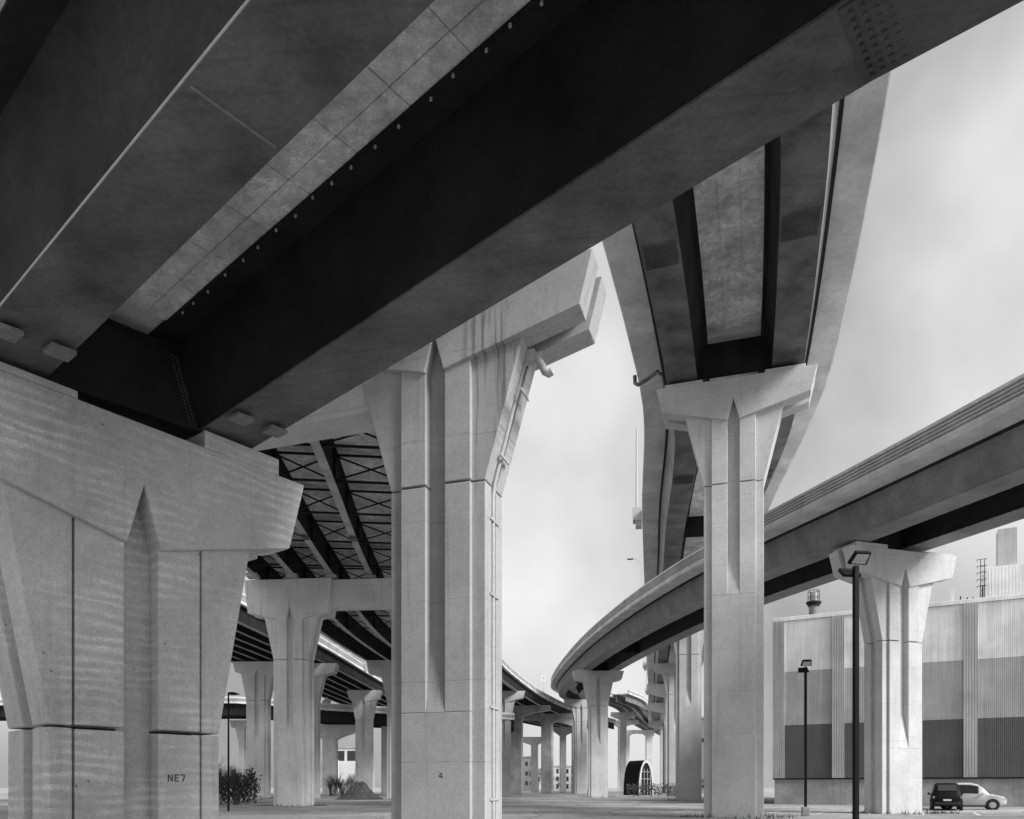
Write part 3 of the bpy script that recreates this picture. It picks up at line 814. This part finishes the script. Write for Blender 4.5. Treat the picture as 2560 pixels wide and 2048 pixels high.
part('base_flashing', Geo().box(-0.05, WLEN, -0.04, 0.085, 2.30, 2.40), M['metal_black'], wh)
part('roof_trim', Geo().box(-0.08, WLEN+0.05, -0.10, 0.09, 16.9, 17.25), M['corr_light'], wh, 0.02)
part('roof', Geo().box(-0.05, WLEN, 0.095, 45.1, 17.0, 17.2), M['corr_mid'], wh)
for k in range(7):
    a = 5.06*k
    sx = part('pilaster_strip', corrug(a, a+1.0, 2.42, 16.88, -0.22, 0.2, 0.05), M['corr_strip'], wh)
    part('return', Geo().box(a+0.002, a+0.03, -0.17, 0.08, 2.42, 16.88).box(a+0.97, a+0.998, -0.17, 0.08, 2.42, 16.88), M['corr_strip'], sx)
    for z0, z1, mm_ in ((2.42, 7.28, 'corr_dark'), (7.3, 12.18, 'corr_mid'), (12.2, 16.88, 'corr_light')):
        part('cladding_panel', corrug(a+1.0, a+5.06, z0, z1, 0.0), M[mm_], wh)
side = corrug(0, 44, 2.42, 16.9, 0, 0.28, 0.06)
side.v = [(-0.03-b, a+0.1, z) for a, b, z in side.v]
part('side_cladding', side, M['corr_mid'], wh)

# chimney stack behind the warehouse
ch = thing('chimney_stack', 'round chimney with railed platform rising behind the warehouse roof', 'chimney', (44.0, 110, 0))
part('stack', Geo().tube([(0,0,0),(0,0,28.6)], 0.66, 20), M['brick'], ch, smooth=40)
part('platform', Geo().tube([(0,0,28.35),(0,0,28.6)], 1.05, 20).tube([(0,0,28.0),(0,0,28.34)], 0.85, 20), M['steel_dark'], ch)
part('crown', Geo().tube([(0,0,28.6),(0,0,29.9)], 0.55, 16), M['conc_old'], ch, smooth=40)
cg = Geo()
for k in range(10):
    a = 2*math.pi*k/10; cg.bar((0.8*math.cos(a), 0.8*math.sin(a), 28.6), (0.8*math.cos(a), 0.8*math.sin(a), 30.2), 0.05)
for z in (29.3, 30.2):
    for k in range(10):
        a, b = 2*math.pi*k/10, 2*math.pi*(k+1)/10
        cg.bar((0.8*math.cos(a), 0.8*math.sin(a), z), (0.8*math.cos(b), 0.8*math.sin(b), z), 0.06)
part('railing', cg, M['steel_dark'], ch)
# plant tower at the right end
tw = thing('plant_tower', 'tall metal clad tower with caged ladder above the warehouse roof', 'tower', (49.6, 79, 0), wa)
part('tower_wall', corrug(0, 9, 10, 24.6, 0, 0.3, 0.06).box(0.02, 9, 0.07, 8, 10, 24.6), M['corr_light'], tw)
part('tower_base', Geo().box(0.05, 9, 0.1, 8, 0, 9.99), M['corr_mid'], tw)
part('upper_tower', Geo().box(1.3, 3.0, 2, 4, 24.61, 29), M['corr_mid'], tw)
lg = Geo()
for x in (-0.35, 0.0): lg.bar((x-0.1, -0.25, 12), (x-0.1, -0.25, 25.4), 0.06)
for k in range(26): lg.bar((-0.45, -0.25, 12.2+0.5*k), (-0.1, -0.25, 12.2+0.5*k), 0.04)
for k in range(5): lg.bar((-0.75, -0.5, 22.6+0.7*k), (0.1, -0.5, 22.6+0.7*k), 0.05).bar((-0.75, -0.5, 22.6+0.7*k), (-0.75, 0.2, 22.6+0.7*k), 0.05)
part('ladder', lg, M['steel_dark'], tw)
# small vents on the warehouse roof
for k, (x, h) in enumerate(((14.4, 1.1), (15.0, 0.5), (15.5, 0.35), (15.9, 0.3), (16.6, 1.2))):
    part('roof_vent', Geo().box(x-0.13 if k == 0 else x-0.04, x+0.13 if k == 0 else x+0.04, 0.6, 0.85, 17.2, 17.2+h), M['corr_light'] if k == 0 else M['steel_dark'], wh)

# ================================================================== lamps
def flood_pole(label, x, y, h, rz, w=0.14, group=None):
    t = thing('lamp_post', label, 'lamp post', (x, y, 0), rz, group)
    part('base', Geo().box(-0.2, 0.2, -0.2, 0.2, 0, 0.5), M['conc_old'], t, 0.03)
    part('pole', Geo().bar((0,0,0.5), (0,0,h), w), M['metal_black'], t, 0.01)
    for sd, z in ((-1, h+0.02), (1, h-0.32)):
        hd = Geo()
        a = R(38)
        def tr(px, py, pz):
            yy = py*math.cos(a) - pz*math.sin(a); zz = pz*math.cos(a) + py*math.sin(a)
            return (px + (0.02 if sd < 0 else -0.1), sd*(yy+0.05), zz + z)
        vs = [tr(px, py, pz) for pz in (0, 0.11) for px, py in ((-0.29,0),(0.29,0),(0.24,0.42),(-0.24,0.42))]
        hd.add(vs, [(0,1,2,3),(4,5,6,7),(0,1,5,4),(1,2,6,5),(2,3,7,6),(3,0,4,7)])
        hh = part('lamp_head', hd, M['metal_black'], t, 0.015)
        vs = [tr(px, py, -0.006) for px, py in ((-0.22,0.05),(0.22,0.05),(0.19,0.36),(-0.19,0.36))]
        part('lens', Geo().add(vs + [(a_, b_, c_-0.004) for a_, b_, c_ in vs], [(0,1,2,3),(4,5,6,7),(0,1,5,4),(1,2,6,5),(2,3,7,6),(3,0,4,7)]), M['lens'], hh)
    return t
flood_pole('black square lamp post with two floodlights before the ramp pier', 10.03, 22.0, 8.05, R(8))
flood_pole('smaller-looking black lamp post with two floodlights against the warehouse cladding', 16.35, 42.0, 8.3, R(-12))
t = thing('street_lamp', 'slim black street lamp with flat head beside the NE7 pier', 'street lamp', (-18.8, 50.0, 0))
part('pole', Geo().tube([(0,0,0),(0,0,7.75)], 0.075, 8, 0.055), M['metal_black'], t, smooth=40)
part('lamp_head', Geo().prism([(0.0,7.74),(0.35,7.70),(0.72,7.76),(0.70,7.80),(0.35,7.90),(0.0,7.88)], -0.14, 0.14), M['metal_black'], t, 0.015)

# lamp columns on pedestals along the flyover's left parapet
for k, (yy, hgt) in enumerate(((68, 7.4), (117, 9.0), (152, 9.0), (192, 9.0))):
    L = p3.near(11 + (yy-60)*0.18, yy)
    base = p3.pt(L, -5.45, 0); tg = p3.at(L)[2]
    t = thing('flyover_lamp', ['lamp column on a boxy pedestal jutting from the flyover edge, headless', 'curved-arm lamp on the flyover edge above the ramp parapet',
              'lamp column on pedestal further along the flyover edge', 'farthest lamp column on pedestal along the flyover edge'][k], 'street lamp', (base.x, base.y, base.z+2.2), math.atan2(tg.y, tg.x)-R(90))
    part('pedestal', Geo().box(-0.75, 0.05, -0.5, 0.5, 0.28, 1.5).box(-0.5, 0.05, -0.4, 0.4, -0.25, 0.28), M['conc'], t, 0.03)
    part('pole', Geo().tube([(-0.4,0,1.5),(-0.4,0,1.5+hgt)], 0.11, 8, 0.07), M['pipe'], t, smooth=40)
    if k:
        part('arm', Geo().tube([(-0.4,0,1.5+hgt),(-0.7,0,2.2+hgt),(-1.3,0,2.6+hgt),(-1.9,0,2.7+hgt)], 0.05, 6), M['pipe'], t)
        part('lamp_head', Geo().box(-2.7, -1.8, -0.16, 0.16, 2.62+hgt, 2.78+hgt), M['steel_dark'], t, 0.03)

# ================================================================== signs on the decks
t = thing('road_sign', 'small rectangular road sign on post above the curving viaduct parapet', 'sign', (7.3, 175, 23.0))
part('post', Geo().bar((0,0,0), (0,0,4.4), 0.09), M['pipe'], t)
part('panel', Geo().box(-0.45, 0.45, -0.06, -0.02, 3.3, 4.4), M['white'], t)
part('symbol', Geo().box(-0.32, 0.32, -0.066, -0.061, 3.95, 4.1).box(-0.32, 0.32, -0.066, -0.061, 3.6, 3.72), M['metal_black'], t)
t = thing('diamond_sign', 'diamond warning sign standing on the far cross bridge', 'sign', (-35.7, 145.3, 16.2))
part('post', Geo().bar((0,0,0), (0,0,1.6), 0.09), M['pipe'], t)
part('panel', Geo().prism([(0,0.9),(0.95,1.85),(0,2.8),(-0.95,1.85)], -0.08, -0.04), M['corr_mid'], t)
t = thing('sign_gantry', 'lattice sign gantry over the left viaduct deck', 'gantry', (-38, 128, 21.6))
gg = Geo()
for yy in (-0.6, 0.6):
    for z in (2.6, 4.0): gg.bar((0, yy, z), (14.4, yy, z), 0.12)
    for k in range(12):
        gg.bar((1.2*k, yy, 2.6 if k % 2 else 4.0), (1.2*k+1.2, yy, 4.0 if k % 2 else 2.6), 0.09)
for k in range(13): gg.bar((1.2*k, -0.6, 4.0), (1.2*k, 0.6, 4.0), 0.08).bar((1.2*k, -0.6, 2.6), (1.2*k, 0.6, 2.6), 0.08)
part('truss', gg, M['pipe'], t)
part('post', Geo().bar((0.3,0,-0.4), (0.3,0,4.0), 0.3), M['pipe'], t); part('post', Geo().bar((13.2,0,-0.4), (13.2,0,2.6), 0.3), M['pipe'], t)

# ================================================================== background buildings
def block(name, label, x, y, w, d, h, mat, rows, cols, z0=3.0, win=(1.0, 1.5), roof=True, cat='building', rz=0):
    t = thing(name, label, cat, (x, y, 0), rz)
    part('wall', Geo().box(-w/2, w/2, 0, d, 0, h), M[mat], t)
    if roof: part('roof', Geo().box(-w/2-0.3, w/2+0.3, -0.3, d+0.3, h, h+0.5), M['conc_old'], t)
    wm = Geo().box(-win[0]/2, win[0]/2, -0.03, 0.05, 0, win[1]).mesh('window')
    for r_ in range(rows):
        for c_ in range(cols):
            link('window', wm, M['glass'], t, (-w/2 + w*(c_+0.5)/cols, 0, z0 + (h-z0)*r_/rows + 0.4))
    return t
block('brown_building', 'plain brown building with one window strip, between flyover piers', 47.5, 185, 13, 20, 18.5, 'brick', 1, 12, z0=12.2, win=(0.75, 1.0))
block('cream_building', 'cream classical building with tall windows beyond the dark piers', 21.0, 330, 13, 15, 10.5, 'conc_light', 3, 6, z0=0.5, win=(1.0, 2.0))
block('dark_building', 'dark flat building peeping between the viaduct piers', 4.8, 300, 8, 12, 13.5, 'brick', 3, 4, z0=2.0, win=(1.0, 1.6))
block('glass_building', 'pale building with big dark glass panes behind a lattice mast', -59.5, 270, 8.5, 12, 15.5, 'conc_light', 1, 2, z0=10.6, win=(3.3, 3.6))
block('town_house', 'small town house with rows of windows beside the left viaduct pier', -52.0, 262, 5.0, 9, 7.5, 'conc', 3, 4, z0=0.6, win=(0.7, 1.4))
t = thing('lattice_mast', 'white lattice mast standing in front of the glass building', 'mast', (-59.7, 255, 0))
lm = Geo()
for k in range(12):
    z = 0.9*k
    for a, b in ((( -0.7,0),(0.7,0)),((0.7,0),(0.7,1.2)),((-0.7,0),(-0.7,1.2))):
        lm.bar((a[0],a[1],z), (b[0],b[1],z+0.9), 0.14); lm.bar((b[0],b[1],z), (a[0],a[1],z+0.9), 0.14)
for x, y in ((-0.7,0),(0.7,0),(-0.7,1.2),(0.7,1.2)): lm.bar((x,y,0), (x,y,10.8), 0.2)
lm.bar((-0.7,0,10.8), (0,0.6,13), 0.16); lm.bar((0.7,0,10.8), (0,0.6,13), 0.16)
part('lattice', lm, M['white'], t)
t = thing('church_spire', 'narrow pointed spire with pyramid roof beside the left viaduct', 'tower', (-53.0, 275, 0))
part('tower_wall', Geo().box(-1.6, 1.6, -1.6, 1.6, 0, 9.5), M['conc'], t)
part('spire', Geo().add([(-1.9,-1.9,9.5),(1.9,-1.9,9.5),(1.9,1.9,9.5),(-1.9,1.9,9.5),(0,0,17)], [(0,3,2,1),(0,1,4),(1,2,4),(2,3,4),(3,0,4)]), M['corr_mid'], t)

# arched shelter
t = thing('arched_shelter', 'dark arched shelter with pale front rim and glazed front', 'shelter', (25.2, 150, 0), R(28))
def archpts(w, h, n=16):
    return [(-w*math.cos(math.pi*k/n), h*math.sin(math.pi*k/n)**0.8) for k in range(n+1)]
ou, inn = archpts(1.8, 6.9), archpts(1.5, 6.4)
part('vault', Geo().prism(ou + [(1.8,-0.05),(-1.8,-0.05)], -2.2, 2.6), M['metal_black'], t)
ring = ou + inn[::-1]
rg = Geo(); n = len(ou)
vs = [(x, d, z) for d in (-2.45, -2.21) for x, z in ou] + [(x, d, z) for d in (-2.45, -2.21) for x, z in inn]
fs = []
for k in range(n-1):
    fs += [(k, k+1, 2*n+k+1, 2*n+k), (n+k, 3*n+k, 3*n+k+1, n+k+1), (k, n+k, n+k+1, k+1), (2*n+k, 2*n+k+1, 3*n+k+1, 3*n+k)]
part('rim', rg.add(vs, fs), M['conc_light'], t)
fm = Geo()
for x in (-1.1, -0.4, 0.4, 1.1): fm.bar((x, -2.26, 0), (x, -2.26, 5.2), 0.09)
for z in (1.6, 3.2, 4.6): fm.bar((-1.2, -2.26, z), (1.2, -2.26, z), 0.09)
part('glazing_bars', fm, M['pipe'], t)

# ================================================================== parked car
def car(label, x, y, rz, paint):
    t = thing('parked_car', label, 'car', (x, y, 0), rz)
    # stations along the car: x, half width, sill, belt, roof height, roof half width
    st = [(-2.28,0.62,0.55,0.86,0.88,0.55),(-2.20,0.80,0.40,0.98,1.02,0.70),(-2.02,0.88,0.30,1.06,1.34,0.66),(-1.72,0.91,0.28,1.08,1.72,0.66),(-1.30,0.92,0.26,1.08,1.84,0.68),
          (-0.6,0.93,0.25,1.07,1.90,0.70),(0.1,0.93,0.25,1.06,1.89,0.70),(0.55,0.93,0.25,1.05,1.78,0.68),(0.95,0.92,0.26,1.04,1.46,0.70),(1.28,0.92,0.27,1.02,1.10,0.74),
          (1.70,0.90,0.30,0.95,1.02,0.72),(2.08,0.84,0.34,0.84,0.92,0.66),(2.26,0.66,0.44,0.72,0.78,0.52)]
    ring = lambda a: [(-a[1]*0.92,a[2]),(-a[1],a[2]+0.14),(-a[1],(a[2]+a[3])/2),(-a[1]*0.985,a[3]),(-a[5],a[4]-0.07),(-a[5]*0.8,a[4]),(0,a[4]+0.02),
                      (a[5]*0.8,a[4]),(a[5],a[4]-0.07),(a[1]*0.985,a[3]),(a[1],(a[2]+a[3])/2),(a[1],a[2]+0.14),(a[1]*0.92,a[2])]
    n = 13; vs = []; fs = []
    for a in st: vs += [(a[0], yy, zz) for yy, zz in ring(a)]
    for k in range(len(st)-1):
        for m_ in range(n):
            p_, q_ = k*n+m_, k*n+(m_+1) % n; fs.append((p_, q_, q_+n, p_+n))
    fs += [tuple(range(n-1,-1,-1)), tuple(range((len(st)-1)*n, len(st)*n))]
    part('body', Geo().add(vs, fs), M[paint], t, smooth=38)
    def patch(name, k0, k1, side, u0, u1, mt='glass'):
        """glass skin over the cabin between stations k0..k1, between belt (0) and roof edge (1)"""
        g = Geo(); rows = []
        for k in range(k0, k1+1):
            a = st[k]; b0 = Vector((a[0], side*a[1]*0.985, a[3])); b1_ = Vector((a[0], side*a[5], a[4]-0.07))
            rows.append((b0.lerp(b1_, u0) + Vector((0, side*0.012, 0.004)), b0.lerp(b1_, u1) + Vector((0, side*0.012, 0.004))))
        vs = [p for r_ in rows for p in r_] + [p - Vector((0, side*0.03, 0)) for r_ in rows for p in r_]; m_ = 2*len(rows)
        fs = []
        for k in range(len(rows)-1): fs += [(2*k, 2*k+2, 2*k+3, 2*k+1), (m_+2*k, m_+2*k+1, m_+2*k+3, m_+2*k+2)]
        part(name, g.add(vs, fs), M[mt], t, smooth=30)
    for sd in (-1, 1):
        patch('side_window', 3, 4, sd, 0.12, 0.85); patch('side_window', 4, 5, sd, 0.12, 0.9); patch('side_window', 5, 7, sd, 0.12, 0.9)
        part('mirror', Geo().box(0.72, 0.86, sd*1.02-0.09, sd*1.02+0.09, 1.06, 1.2), M[paint], t, 0.03)
        part('tail_light', Geo().box(-2.24, -2.02, sd*0.80-0.07, sd*0.80+0.07, 0.82, 0.98), M['brick'], t, 0.02)
        part('headlight', Geo().box(1.98, 2.2, sd*0.72-0.1, sd*0.72+0.1, 0.70, 0.82), M['lens'], t, 0.02)
        part('door_handle', Geo().box(-0.75, -0.55, sd*0.935-0.012, sd*0.935+0.012, 0.94, 0.97), M['pipe'], t)
        part('sill', Geo().box(-1.0, 1.0, sd*0.86-0.06, sd*0.86+0.06, 0.2, 0.3), M['rubber'], t)
        for cx in (1.40, -1.40):
            part('wheel_arch', Geo().tube([(cx, sd*0.80, 0.36), (cx, sd*0.935, 0.36)], 0.42, 20), M['rubber'], t, smooth=40)
            wl_ = part('wheel', Geo().tube([(cx, sd*0.74, 0.34), (cx, sd*0.95, 0.34)], 0.34, 22), M['rubber'], t, smooth=40)
            part('rim', Geo().tube([(cx, sd*0.90, 0.34), (cx, sd*0.96, 0.34)], 0.22, 16), M['pipe'], wl_, smooth=40)
    def glass_strip(name, k0, k1):
        a, b = st[k0], st[k1]; up = Vector((0, 0, 0.025)); sgn = 1 if k1 > k0 else -1
        ps = [Vector((a[0]+0.02*sgn, -a[5]*0.78, a[4])), Vector((a[0]+0.02*sgn, a[5]*0.78, a[4])), Vector((b[0]+0.02*sgn, b[5]*0.86, b[4])), Vector((b[0]+0.02*sgn, -b[5]*0.86, b[4]))]
        off = Vector((0.02*sgn, 0, 0.02))
        part(name, Geo().add([p+off for p in ps]+[p-off for p in ps], [(0,1,2,3),(7,6,5,4),(0,4,5,1),(1,5,6,2),(2,6,7,3),(3,7,4,0)]), M['glass'], t)
    glass_strip('windscreen', 7, 9); glass_strip('rear_window', 3, 2)
    part('bumper', Geo().box(-2.32, -2.1, -0.76, 0.76, 0.36, 0.58), M['rubber'], t, 0.05)
    part('number_plate', Geo().box(-2.315, -2.26, -0.24, 0.24, 0.66, 0.78), M['white'], t)
    return t
car('silver car parked side-on at the foot of the warehouse wall', 33.0, 54.5, wa, 'car_paint')
car('black car parked beside the silver car by the ramp pier', 30.6, 53.2, wa+R(90), 'metal_black')

# ================================================================== bare shrubs and trees
def shrub(name, label, x, y, h, spread, stems, depth=4, seed=1, cat='shrub', group=None, thick=0.035):
    rnd = random.Random(seed); t = thing(name, label, cat, (x, y, 0), 0, group)
    st, tw_ = Geo(), Geo()
    def grow(p, d, l, r, lv):
        q = p + d*l
        (st if lv < 1 else tw_).tube([p, p + d*l*0.5 + Vector((rnd.uniform(-1,1), rnd.uniform(-1,1), 0))*l*0.06, q], r, 4 if lv < 2 else 3, r*0.6)
        if lv >= depth: return
        for k in range(rnd.choice((2, 3, 3))):
            nd = (d + Vector((rnd.uniform(-1,1), rnd.uniform(-1,1), rnd.uniform(-0.2,0.7)))*0.62).normalized()
            grow(p + d*l*rnd.uniform(0.45, 1.0), nd, l*rnd.uniform(0.55, 0.8), r*0.6, lv+1)
    for k in range(stems):
        a = rnd.uniform(0, 2*math.pi); o = Vector((math.cos(a), math.sin(a), 0))*rnd.uniform(0, spread*0.4)
        d = (Vector((0,0,1)) + Vector((math.cos(a), math.sin(a), 0))*rnd.uniform(0.05, 0.45)).normalized()
        grow(o, d, h*rnd.uniform(0.28, 0.42), thick, 0)
    part('stem', st, M['twig'], t); part('twigs', tw_, M['twig'], t, kind='stuff')
    return t
sh = [(-27.9,66,5.0,1.7,16,'tallest leafless shrub, right behind the slim street lamp'),(-26.2,67,4.6,1.6,16,'dense leafless shrub beside the tallest one by the street lamp'),
      (-25.3,69,3.8,1.4,14,'leafless shrub at the foot of the left viaduct pier'),(-29.0,70,4.6,1.7,16,'leafless shrub peeping past the NE7 pier edge')]
for k, a in enumerate(sh):
    shrub('bare_shrub', a[5], *a[:5], seed=20+k, group='leafless shrubs by the street lamp', thick=0.035, depth=5)
sh = [(-36.5,140,7.4,2.0,6,'tall leafless sapling before the T-shaped cantilever pier'),(-33.0,138,4.6,2.0,12,'leafless shrub before the lattice mast'),
      (-31.0,138,4.2,2.0,12,'leafless shrub between lattice mast and town house'),(-29.2,141,4.2,2.0,12,'leafless shrub before the town house')]
for k, a in enumerate(sh):
    shrub('bare_shrub', a[5], *a[:5], seed=40+k, group='leafless shrubs under the cross bridge', thick=0.06)

def leafy(name, label, x, y, h, w, seed, n=900, group=None):
    rnd = random.Random(seed); t = thing(name, label, 'tree', (x, y, 0), 0, group)
    part('trunk', Geo().tube([(0,0,0),(0.1,0,h*0.35),(0,0.1,h*0.6)], 0.22, 7, 0.1), M['twig'], t)
    g = Geo()
    cl = [(rnd.gauss(0, w*0.32), rnd.gauss(0, w*0.32), h*rnd.uniform(0.35, 0.95)) for _ in range(14)]
    for _ in range(n):
        c = rnd.choice(cl); p = Vector((c[0]+rnd.gauss(0, w*0.13), c[1]+rnd.gauss(0, w*0.13), min(h, c[2]+rnd.gauss(0, h*0.07))))
        u = Vector((rnd.uniform(-1,1), rnd.uniform(-1,1), rnd.uniform(-1,1))).normalized(); v = u.orthogonal().normalized()
        l = rnd.uniform(0.12, 0.26)
        g.add([p-u*l, p+v*l*0.5, p+u*l, p-v*l*0.5], [(0,1,2,3)])
    part('crown', g, M['leaf'], t, kind='stuff')
    return t
leafy('leafy_tree', 'bushy tree between the dark haunched piers', 8.6, 250, 7.6, 4.5, 3)
leafy('leafy_tree', 'low bushy tree in front of the cream building', 19.2, 300, 5.6, 4.0, 4)
leafy('leafy_tree', 'low bushy tree at the foot of the brown building', 41.5, 172, 3.4, 3.4, 5)
# low planted bed before the arched shelter
def hedge(label, x0, x1, y, h, seed):
    rnd = random.Random(seed); g = Geo()
    for _ in range(int((x1-x0)*(140 if h < 3 else 420))):
        p = Vector((rnd.uniform(x0, x1)-(x0+x1)/2, rnd.gauss(0, 0.4), h*rnd.random()**0.6*(0.62+0.38*abs(math.sin(rnd.gauss(0,0.12)+1.7*rnd.choice((0,1))+ (h*7.3)))))) if h < 3 else Vector((rnd.uniform(x0, x1)-(x0+x1)/2, rnd.gauss(0, 0.6), 0))
        if h >= 3:
            p.z = h*rnd.random()**0.6*(0.55 + 0.3*math.sin(p.x*1.9+0.6) **2 + 0.15*math.sin(p.x*5.1)**2 + rnd.gauss(0, 0.06))
        u = Vector((rnd.uniform(-1,1), rnd.uniform(-1,1), rnd.uniform(-1,1))).normalized(); v = u.orthogonal().normalized(); l = rnd.uniform(0.08, 0.2)
        g.add([p-u*l, p+v*l*0.6, p+u*l, p-v*l*0.6], [(0,1,2,3)])
    o = link('low_hedge', g.mesh('low_hedge'), M['leaf'], None, ((x0+x1)/2, y, 0)); o['label'] = label; o['category'] = 'hedge'
hedge('low scrubby hedge in front of the arched shelter', 19.5, 31, 128, 2.3, 8)
hedge('dense dark evergreen hedge behind the leafless shrubs by the street lamp', -30.5, -25.0, 74, 3.4, 9)
# rubble heap at the foot of the left viaduct
rg_ = Geo(); rnd = random.Random(5); NR = 26
hv = lambda a, b: 2.5*math.exp(-2.8*(a*a+b*b))*(0.9+0.2*rnd.random()) - 0.12
vs = [((2*i/NR-1)*3.2, (2*j/NR-1)*3.2, hv(2*i/NR-1, 2*j/NR-1)) for j in range(NR+1) for i in range(NR+1)]
rg_.add(vs, [(j*(NR+1)+i, j*(NR+1)+i+1, (j+1)*(NR+1)+i+1, (j+1)*(NR+1)+i) for j in range(NR) for i in range(NR)])
o = single('rubble_heap', rg_, M['ground_dark'], 'low dark rubble heap between the portal pier and the pier stencilled 4', 'rubble'); o.location = (-19.8, 98, 0)

# painted bay lines and kerb on the lot
for k in range(9):
    g = Geo().box(-0.06, 0.06, -2.5, 2.5, 0.002, 0.006)
    o = part('bay_line', g, M['white'], None); o.location = (6+2.7*k, 52-0.9*k, 0); o.rotation_euler = (0, 0, R(-28)); o['kind'] = 'structure'
o = part('kerb', Geo().box(-40, 40, -0.15, 0.15, 0, 0.14), M['conc_old'], None, 0.03); o.location = (10, 78, 0); o['kind'] = 'structure'

# weeds and dead leaves gathered round the pier feet
rnd = random.Random(11); wg = Geo()
for (cx, cy, n_) in ((24.0, 46.0, 420), (-18.5, 64, 320), (13.3, 117, 300), (12.0, 40, 300), (21.3, 91, 200), (-35.6, 106, 200), (-26.8, 137, 200)):
    for _ in range(n_):
        a = rnd.uniform(0, 2*math.pi); r_ = rnd.uniform(1.3, 2.6)
        p = Vector((cx + r_*1.2*math.cos(a), cy + r_*math.sin(a)*0.8, 0.0)); h = rnd.uniform(0.05, 0.32)
        d = Vector((rnd.uniform(-0.1,0.1), rnd.uniform(-0.1,0.1), h)); w = Vector((rnd.uniform(-1,1), rnd.uniform(-1,1), 0)).normalized()*0.02
        wg.add([p-w, p+w, p+d], [(0,1,2)])
o = link('weeds', wg.mesh('weeds'), M['leaf']); o['kind'] = 'stuff'; o['label'] = 'sparse weeds round the pier feet'; o['category'] = 'weeds'
